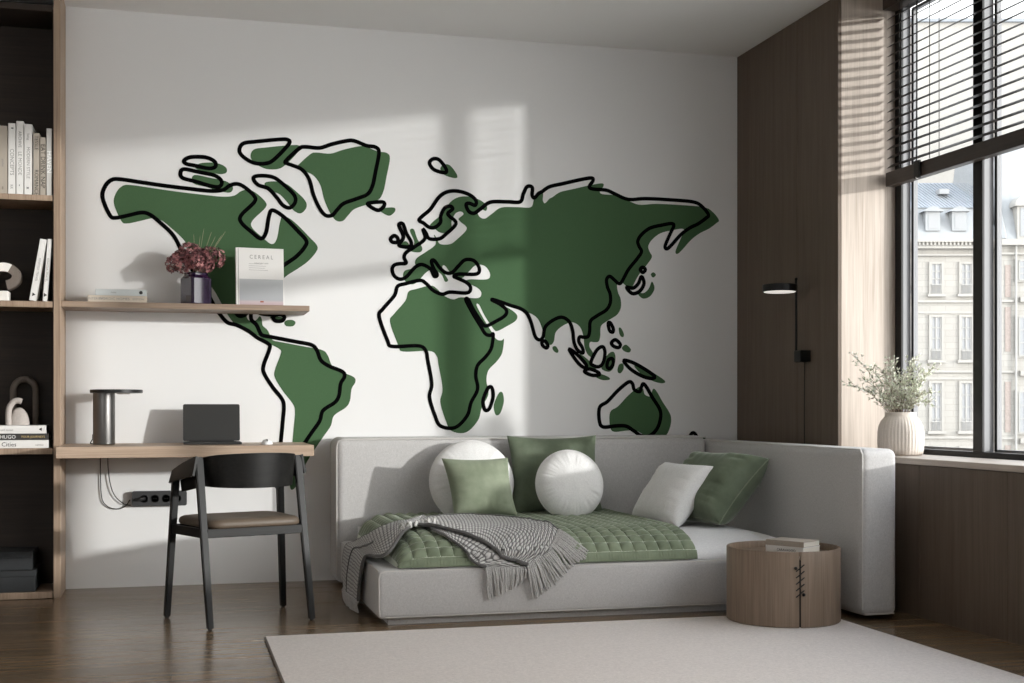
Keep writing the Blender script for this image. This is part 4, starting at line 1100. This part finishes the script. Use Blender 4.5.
# ------------------------------------------------------------------ ribbed vase with branches
VX2, VY2 = 3.450, 5.615
t = Thing('ribbed_vase', 'pale ribbed ceramic vase on the window sill', 'vase', (VX2, VY2, .7205))
bm = bmesh.new()
def rib(a, z):
    f = max(0, min(1, (.912-z)/.03)); return .030*(abs(cos(20*a))-.6)*f
lathe(bm, [(0.096, 0.7208), (0.104, 0.7257), (0.1075, 0.7481), (0.1095, 0.7855), (0.109, 0.8323), (0.1035, 0.8631), (0.093, 0.8865), (0.081, 0.9014), (0.0745, 0.9089), (0.0725, 0.9145), (0.0735, 0.9239), (0.0725, 0.9295), (0.066, 0.9295), (0.063, 0.9211), (0.063, 0.8884), (0.085, 0.8416)], VX2, VY2, 180, rib)
t.part('vase_body', bm, M_ceram, 50)
br = Thing('leafy_branch_bunch', 'airy pale green leafy sprigs standing in the ribbed vase', 'branches', (VX2, VY2, .86))
M_leaf = plain('pale_olive_leaf', rgb(206,210,190), .6, nscale=60, nstr=.2, var=.2)  # lightened colour stands in for light shining through the thin leaves
M_leaf2 = plain('cream_bud', rgb(236,234,224), .6, nscale=60, nstr=.2)
M_twig = plain('thin_twig', rgb(128,112,98), .7)
random.seed(12)
RV = Vector((cos(radians(14.8)), -sin(radians(14.8)), 0)); FV = Vector((sin(radians(14.8)), cos(radians(14.8)), 0))
twigs = bmesh.new(); leaves = bmesh.new()
targets = [(-.22,.27,-.02),(-.245,.135,.0),(-.13,.22,.05),(-.07,.24,-.08),(-.03,.25,.04),(.03,.24,-.06),(.09,.20,-.03),(.15,.185,.02),(.165,.22,-.03),(.13,.10,-.05),(-.16,.10,-.06),(-.1,.15,-.1),(.06,.13,-.1),(-.02,.17,-.1),(-.17,.17,.06),(.045,.20,.0),(.095,.145,.01),(-.06,.12,-.12),(.0,.10,-.10),(.10,.05,-.09),(-.11,.06,-.09),(.05,.08,-.12),(-.045,.21,-.02),(.075,.25,.02),(-.10,.20,-.05),(.02,.16,.02)]
def leaf(p, d, s_, mi):
    d = d.normalized(); n = d.cross(Vector((random.uniform(-1,1), random.uniform(-1,1), random.uniform(-1,1)))).normalized(); w = d.cross(n).normalized()
    a = leaves.verts.new(p); b_ = leaves.verts.new(p+d*s_*.5+w*s_*.19+n*s_*.06); c_ = leaves.verts.new(p+d*s_); e = leaves.verts.new(p+d*s_*.5-w*s_*.19+n*s_*.06)
    m0 = leaves.verts.new(p+d*s_*.5)
    for tri in ((a, b_, m0), (b_, c_, m0), (c_, e, m0), (e, a, m0)):
        f = leaves.faces.new(tri); f.material_index = mi
for (dx, dz, dy) in targets:
    a = Vector((VX2, VY2, .86))+RV*dx*.08; e = Vector((VX2, VY2, .925))+RV*dx+Vector((0, 0, dz))+FV*dy
    e.x = min(e.x, XG-.03); e.y = min(e.y, YR-.03)
    m1 = Vector((VX2, VY2, .93))+RV*dx*.25+FV*dy*.2
    pts = cr([a, m1, m1.lerp(e, .5)+Vector((0, 0, .03)), e], 7)
    tube(twigs, pts, [.0018]*8+[.0012]*8+[.0008]*(len(pts)-16), 5)
    for i in range(8, len(pts)):
        for q in range(4):
            p = pts[i]; d = (pts[i]-pts[i-1]).normalized()
            side = Vector((random.uniform(-1,1), random.uniform(-1,1), random.uniform(-.4,.9))).normalized()
            dd = d*.7+side*.8
            if random.random() < .35:
                q2 = p+dd*.030; tube(twigs, [p, q2], .0007, 4)
                for _ in range(3): leaf(q2, dd+Vector((random.uniform(-.8,.8), random.uniform(-.8,.8), random.uniform(-.5,.8))), random.uniform(.013, .022), random.choice((0,0,1)))
            leaf(p, dd, random.uniform(.016, .027), random.choice((0,0,0,1)))
br.part('twig', twigs, M_twig, True)
br.part('foliage', leaves, [M_leaf, M_leaf2], recalc=False) if False else tag(br.part('foliage', leaves, [M_leaf, M_leaf2]), kind='stuff')

# ------------------------------------------------------------------ houses across the street
S = .05814; TH = radians(14.8)
def lat(u): return (u-512)*S
def hz(v): return .95+(408-v)*S
M_lime = None
m, nt, b = newmat('cream_limestone'); M_lime = m
brk = nt.nodes.new('ShaderNodeTexBrick'); nt.links.new(coords(nt, (1,1,1), (PI/2, 0, 0)), brk.inputs['Vector'])
brk.inputs['Scale'].default_value = 1; brk.inputs['Brick Width'].default_value = .9; brk.inputs['Row Height'].default_value = .36; brk.inputs['Mortar Size'].default_value = .02
brk.inputs['Color1'].default_value = (0.3786,0.3598,0.3292,1); brk.inputs['Color2'].default_value = (0.3541,0.3357,0.3060,1); brk.inputs['Mortar'].default_value = (0.3129,0.2990,0.2743,1)
nt.links.new(brk.outputs['Color'], b.inputs['Base Color']); b.inputs['Roughness'].default_value = .9; b.inputs['Specular IOR Level'].default_value = .1
M_cornice = plain('pale_stone_moulding', (0.3754,0.3590,0.3315,1), .9, spec=.1, nscale=3, nstr=.1, var=.04)
M_zinc = plain('zinc_roof', (0.2804,0.2990,0.3209,1), .7, spec=.2, nscale=2, nstr=.1, var=.06)
M_zincl = plain('pale_slate_mansard', (0.3256,0.3332,0.3369,1), .8, spec=.1, nscale=2, nstr=.1, var=.05)
M_brick = plain('pink_brick', (0.3289,0.2760,0.2490,1), .9, spec=.1, nscale=12, nstr=.2, var=.12)
M_pane = plain('far_window_pane', (0.2956,0.2984,0.3030,1), .5)
M_shut = plain('pale_window_joinery', (0.3875,0.3760,0.3564,1), .7, spec=.1)
FX, FY = sin(TH)*75, cos(TH)*75
def far_window(T, u, v0, v1, w, wide=False):
    """recessed casement with shutters, bars, surround and sill"""
    l0, l1 = lat(u)-w/2, lat(u)+w/2; z0, z1 = hz(v1), hz(v0)
    bm = bmesh.new()
    box(bm, l0-.12, l0, -.10, .06, z0, z1+.12); box(bm, l1, l1+.12, -.10, .06, z0, z1+.12); box(bm, l0, l1, -.10, .06, z1, z1+.12); box(bm, l0-.22, l1+.22, -.22, .0, z0-.16, z0)
    f = T.part('window_surround', bm, M_cornice, local=True)
    T.part('pane', BX(l0, l1, -.012, -.004, z0, z1), M_pane, parent=f, local=True)
    bm = bmesh.new(); m_ = (l0+l1)/2
    for x in (l0+.03, m_, l1-.03): box(bm, x-.045, x+.045, -.06, -.013, z0, z1)
    for k in range(5): zz = z0+(z1-z0)*k/4; box(bm, l0, l1, -.06, -.013, zz-.03, zz+.03)
    for k in range(9): box(bm, l0+w*(k+.5)/9-.012, l0+w*(k+.5)/9+.012, -.14, -.115, z0, z0+.55)
    box(bm, l0, l1, -.15, -.11, z0+.52, z0+.57)
    T.part('casement', bm, M_shut, parent=f, local=True)
T = Thing('apartment_building', 'pale cream townhouse with grey mansard roof seen through the left pane', 'building', (FX, FY, -10), -TH)
bz = -10
def LOC(bm): bmesh.ops.translate(bm, vec=(0, 0, 10), verts=bm.verts[:]); return bm
_p = Thing.part
def fpart(s, name, bm, mat, smooth=False, parent=None, label=None, local=False):
    if s.loc.z == -10 and local: LOC(bm)
    return _p(s, name, bm, mat, smooth, parent, label, local)
Thing.part = fpart
u0_, u1_ = 760, 995
T.part('facade_wall', BX(lat(u0_), lat(u1_), 0, 10, -10, hz(243)), M_lime, local=True)
bm = bmesh.new(); box(bm, lat(u0_), lat(u1_)+.1, -.55, .3, hz(243), hz(240)); box(bm, lat(u0_), lat(u1_), -.35, .2, hz(249), hz(243)); box(bm, lat(u0_), lat(u1_), -.2, .0, hz(256), hz(254.5))
for k in range(60): x = lat(u0_)+.1+k*(lat(u1_)-lat(u0_)-.2)/60; box(bm, x, x+.11, -.48, -.34, hz(246), hz(243))
T.part('cornice', bm, M_cornice, local=True)
bm = bmesh.new()
for v in (301, 312, 371, 378, 437): box(bm, lat(u0_), lat(u1_), -.12 if v in (301, 371, 437) else -.06, 0, hz(v+1.6), hz(v-.8))
T.part('string_course', bm, M_cornice, local=True)
bm = bmesh.new()
vs = [bm.verts.new(p) for p in [(lat(u0_), -.3, hz(240)), (lat(u1_), -.3, hz(240)), (lat(u1_), .7, hz(206)), (lat(u0_), .7, hz(206)), (lat(u1_), 9, hz(240)), (lat(u0_), 9, hz(240)), (lat(u1_), 9, hz(206)), (lat(u0_), 9, hz(206))]]
for f in ((0,1,2,3), (1,4,6,2), (4,5,7,6), (5,0,3,7), (3,2,6,7), (1,0,5,4)): bm.faces.new([vs[i] for i in f])
T.part('mansard', bm, M_zincl, local=True)
bm = bmesh.new()
vs = [bm.verts.new(p) for p in [(lat(u0_), .6, hz(206)), (lat(u1_), .6, hz(206)), (lat(u1_)-1.5, 3, hz(174)), (lat(900), 3, hz(174)), (lat(u0_), 9.2, hz(206)), (lat(u1_), 9.2, hz(206))]]
for f in ((0,1,2,3), (1,5,2), (5,4,3,2), (4,0,3), (0,4,5,1)): bm.faces.new([vs[i] for i in f])
for k in range(22):
    x = lat(905)+k*.22
    tube(bm, [(x+1.2, .62, hz(206)+.04), (x, 2.9, hz(174.5))], .03, 4)
T.part('roof', bm, M_zinc, local=True)
bm = BX(lat(947), lat(957), 2.2, 3.4, hz(196), hz(191)); bmesh.ops.translate(bm, vec=(0, -.9, .35), verts=bm.verts[:]); T.part('skylight', bm, M_pane, local=True)
for u in [936-26.5*k for k in range(-1, 6)]:
    bm = bmesh.new(); uu = u-4
    l0, l1 = lat(uu)-.42, lat(uu)+.42
    box(bm, l0, l1, -.15, 1.0, hz(231), hz(212)); 
    pts = [(lat(uu)-.6+1.2*k/8, hz(212)+.30*sin(PI*k/8)) for k in range(9)]
    a = [bm.verts.new((x, -.3, z)) for x, z in pts]; b_ = [bm.verts.new((x, 1.1, z)) for x, z in pts]
    for k in range(8): bm.faces.new((a[k], a[k+1], b_[k+1], b_[k]))
    bm.faces.new(a); bm.faces.new(list(reversed(b_)))
    d = T.part('dormer', bm, M_zincl, local=True)
    T.part('dormer_pane', BX(l0+.16, l1-.16, -.17, -.151, hz(229), hz(214)), M_pane, parent=d, local=True)
for u in [936-30*k for k in range(-1, 6)]:
    for v0, v1 in ((264, 294), (317, 360), (383, 431), (448, 490)): far_window(T, u, v0, v1, .62)
T2 = Thing('apartment_building', 'brick-panelled stone townhouse with steep roof seen at the right edge of the window', 'building', (FX, FY, -10), -TH)
u0_, u1_ = 995.5, 1180
T2.part('facade_wall', BX(lat(u0_), lat(u1_), -.6, 10, -10, hz(243)), M_lime, local=True)
bm = bmesh.new(); box(bm, lat(u0_)-.0, lat(u1_), -1.0, -.3, hz(247), hz(241)); box(bm, lat(u0_), lat(u1_), -.75, -.6, hz(256), hz(254))
for v in (301, 371, 437): box(bm, lat(u0_), lat(1009), -.72, -.6, hz(v+2), hz(v))
for v in (300, 373, 440): box(bm, lat(1015), lat(u1_), -.85, -.6, hz(v+3), hz(v-2))
T2.part('cornice', bm, M_cornice, local=True)
bm = bmesh.new()
for v0, v1 in ((266, 298), (308, 352), (382, 432), (445, 500)): 
    box(bm, lat(1001), lat(1006.5), -.64, -.60, hz(v1), hz(v0)); box(bm, lat(1036), lat(1042), -.64, -.60, hz(v1), hz(v0))
T2.part('brick_panel', bm, M_brick, local=True)
bm = bmesh.new(); tube(bm, [(lat(1011), -.75, hz(246)), (lat(1011), -.75, hz(560))], .07, 8); T2.part('downpipe', bm, M_shut, local=True)
bm = bmesh.new()
P8 = [(lat(u0_), -.7, hz(241)), (lat(u1_), -.7, hz(241)), (lat(u1_), 1.5, hz(140)), (lat(u0_)+.4, 1.5, hz(140)), (lat(u1_), 9, hz(241)), (lat(u0_), 9, hz(241)), (lat(u1_), 8, hz(140)), (lat(u0_)+.4, 8, hz(140))]
vs = [bm.verts.new(p) for p in P8]
for f in ((0,1,2,3), (1,4,6,2), (4,5,7,6), (5,0,3,7), (3,2,6,7), (1,0,5,4)): bm.faces.new([vs[i] for i in f])
tube(bm, [(lat(999), -.72, hz(241)), (lat(997), 1.4, hz(141))], .18, 6)
T2.part('mansard', bm, M_zincl, local=True)
for u in (1020, 1050, 1080):
    bm = bmesh.new(); box(bm, lat(u)-.45, lat(u)+.45, -.75, 1.2, hz(241), hz(208))
    ring_prism(bm, lat(u), hz(208), .62, .62, .0, .0, -.9, 1.2, 0, PI, 16)
    d = T2.part('dormer', bm, M_cornice, local=True)
    T2.part('dormer_pane', BX(lat(u)-.28, lat(u)+.28, -.78, -.752, hz(238), hz(210)), M_pane, parent=d, local=True)
    for v0, v1 in ((262, 281), (318, 356), (392, 432)): 
        l0, l1 = lat(u)-.32, lat(u)+.32
        f = T2.part('window_surround', BX(l0-.15, l1+.15, -.70, -.602, hz(v1+2), hz(v0-2)), M_cornice, local=True)
        T2.part('pane', BX(l0, l1, -.715, -.702, hz(v1), hz(v0)), M_pane, parent=f, local=True)
        bm = bmesh.new()
        for k in range(3): x = l0+(l1-l0)*k/2; box(bm, x-.03, x+.03, -.74, -.716, hz(v1), hz(v0))
        for k in range(4): zz = hz(v1)+(hz(v0)-hz(v1))*k/3; box(bm, l0, l1, -.74, -.716, zz-.03, zz+.03)
        T2.part('casement', bm, M_shut, parent=f, local=True)
T3 = Thing('apartment_building', 'plain pale building rising behind the mansard roof', 'building', (FX, FY, -10), -TH)
T3.part('facade_wall', BX(lat(770), lat(1500), 16, 24, -10, hz(-60)), M_cornice, local=True)  # wall stretched taller and wider to cover the overbright sky
T3.part('parapet', BX(lat(769), lat(1501), 15.8, 24.2, hz(-60), hz(-64)), M_zinc, local=True)
gr = BX(-40, 160, 12, 160, -10.3, -10.0); struct('ground', gr, plain('street_paving', (.35,.34,.33,1), .9, nscale=3, nstr=.2))

# ------------------------------------------------------------------ light
sun = bpy.data.lights.new('sun', 'SUN'); sun.energy = SUN_E; sun.angle = radians(1.7); sun.color = (1.0, .975, .945)
so_ = bpy.data.objects.new('sun', sun); C.objects.link(so_)
d = Vector((-1.09, 1.0, -.18)).normalized()
so_.rotation_euler = d.to_track_quat('-Z', 'Y').to_euler(); so_.location = (12, -8, 6)
w = bpy.data.worlds.new('sky'); bpy.context.scene.world = w; w.use_nodes = True
nt = w.node_tree; bg = nt.nodes['Background']
tc = nt.nodes.new('ShaderNodeTexCoord'); sp = nt.nodes.new('ShaderNodeSeparateXYZ'); nt.links.new(tc.outputs['Generated'], sp.inputs[0])
base_sky = ramp(nt, sp.outputs['Z'], [(.45, (.62,.62,.62,1)), (.52, (.90,.92,.94,1)), (1.0, (.66,.77,.93,1))])
# the hazy sky is brightest around the sun
dt = nt.nodes.new('ShaderNodeVectorMath'); dt.operation = 'DOT_PRODUCT'; dt.inputs[1].default_value = (-d)[:]
nt.links.new(tc.outputs['Generated'], dt.inputs[0])
mxz = nt.nodes.new('ShaderNodeMath'); mxz.operation = 'MAXIMUM'; mxz.inputs[1].default_value = 0; nt.links.new(dt.outputs['Value'], mxz.inputs[0])
pz = nt.nodes.new('ShaderNodeMath'); pz.operation = 'POWER'; pz.inputs[1].default_value = 9; nt.links.new(mxz.outputs[0], pz.inputs[0])
gl = nt.nodes.new('ShaderNodeVectorMath'); gl.operation = 'SCALE'; gl.inputs[0].default_value = (1.0, .97, .93); nt.links.new(pz.outputs[0], gl.inputs['Scale'])
gl2 = nt.nodes.new('ShaderNodeVectorMath'); gl2.operation = 'SCALE'; gl2.inputs['Scale'].default_value = 1.15; nt.links.new(gl.outputs[0], gl2.inputs[0])
ad = nt.nodes.new('ShaderNodeVectorMath'); ad.operation = 'ADD'; nt.links.new(base_sky, ad.inputs[0]); nt.links.new(gl2.outputs[0], ad.inputs[1])
nt.links.new(ad.outputs[0], bg.inputs['Color'])
bg.inputs['Strength'].default_value = SKY_E

# ------------------------------------------------------------------ camera
cam = bpy.data.cameras.new('camera'); co = bpy.data.objects.new('camera', cam); C.objects.link(co)
co.location = (0, 0, .95); co.rotation_euler = (PI/2, 0, -radians(14.8))
cam.sensor_width = 36; cam.lens = 1290/1024*36; cam.shift_y = (408-341.5)/1024
cam.clip_end = 400
sc = bpy.context.scene; sc.camera = co
sc.view_settings.view_transform = 'Standard'; sc.view_settings.look = 'None'; sc.view_settings.gamma = 1
sc.view_settings.exposure = EXPO; sc.view_settings.use_curve_mapping = False
cy = sc.cycles
cy.use_denoising = True; cy.denoiser = 'OPENIMAGEDENOISE'; cy.max_bounces = 9; cy.diffuse_bounces = 6; cy.glossy_bounces = 4
cy.transmission_bounces = 6; cy.transparent_max_bounces = 12; cy.caustics_reflective = False; cy.caustics_refractive = False
cy.sample_clamp_indirect = 6; cy.use_adaptive_sampling = False
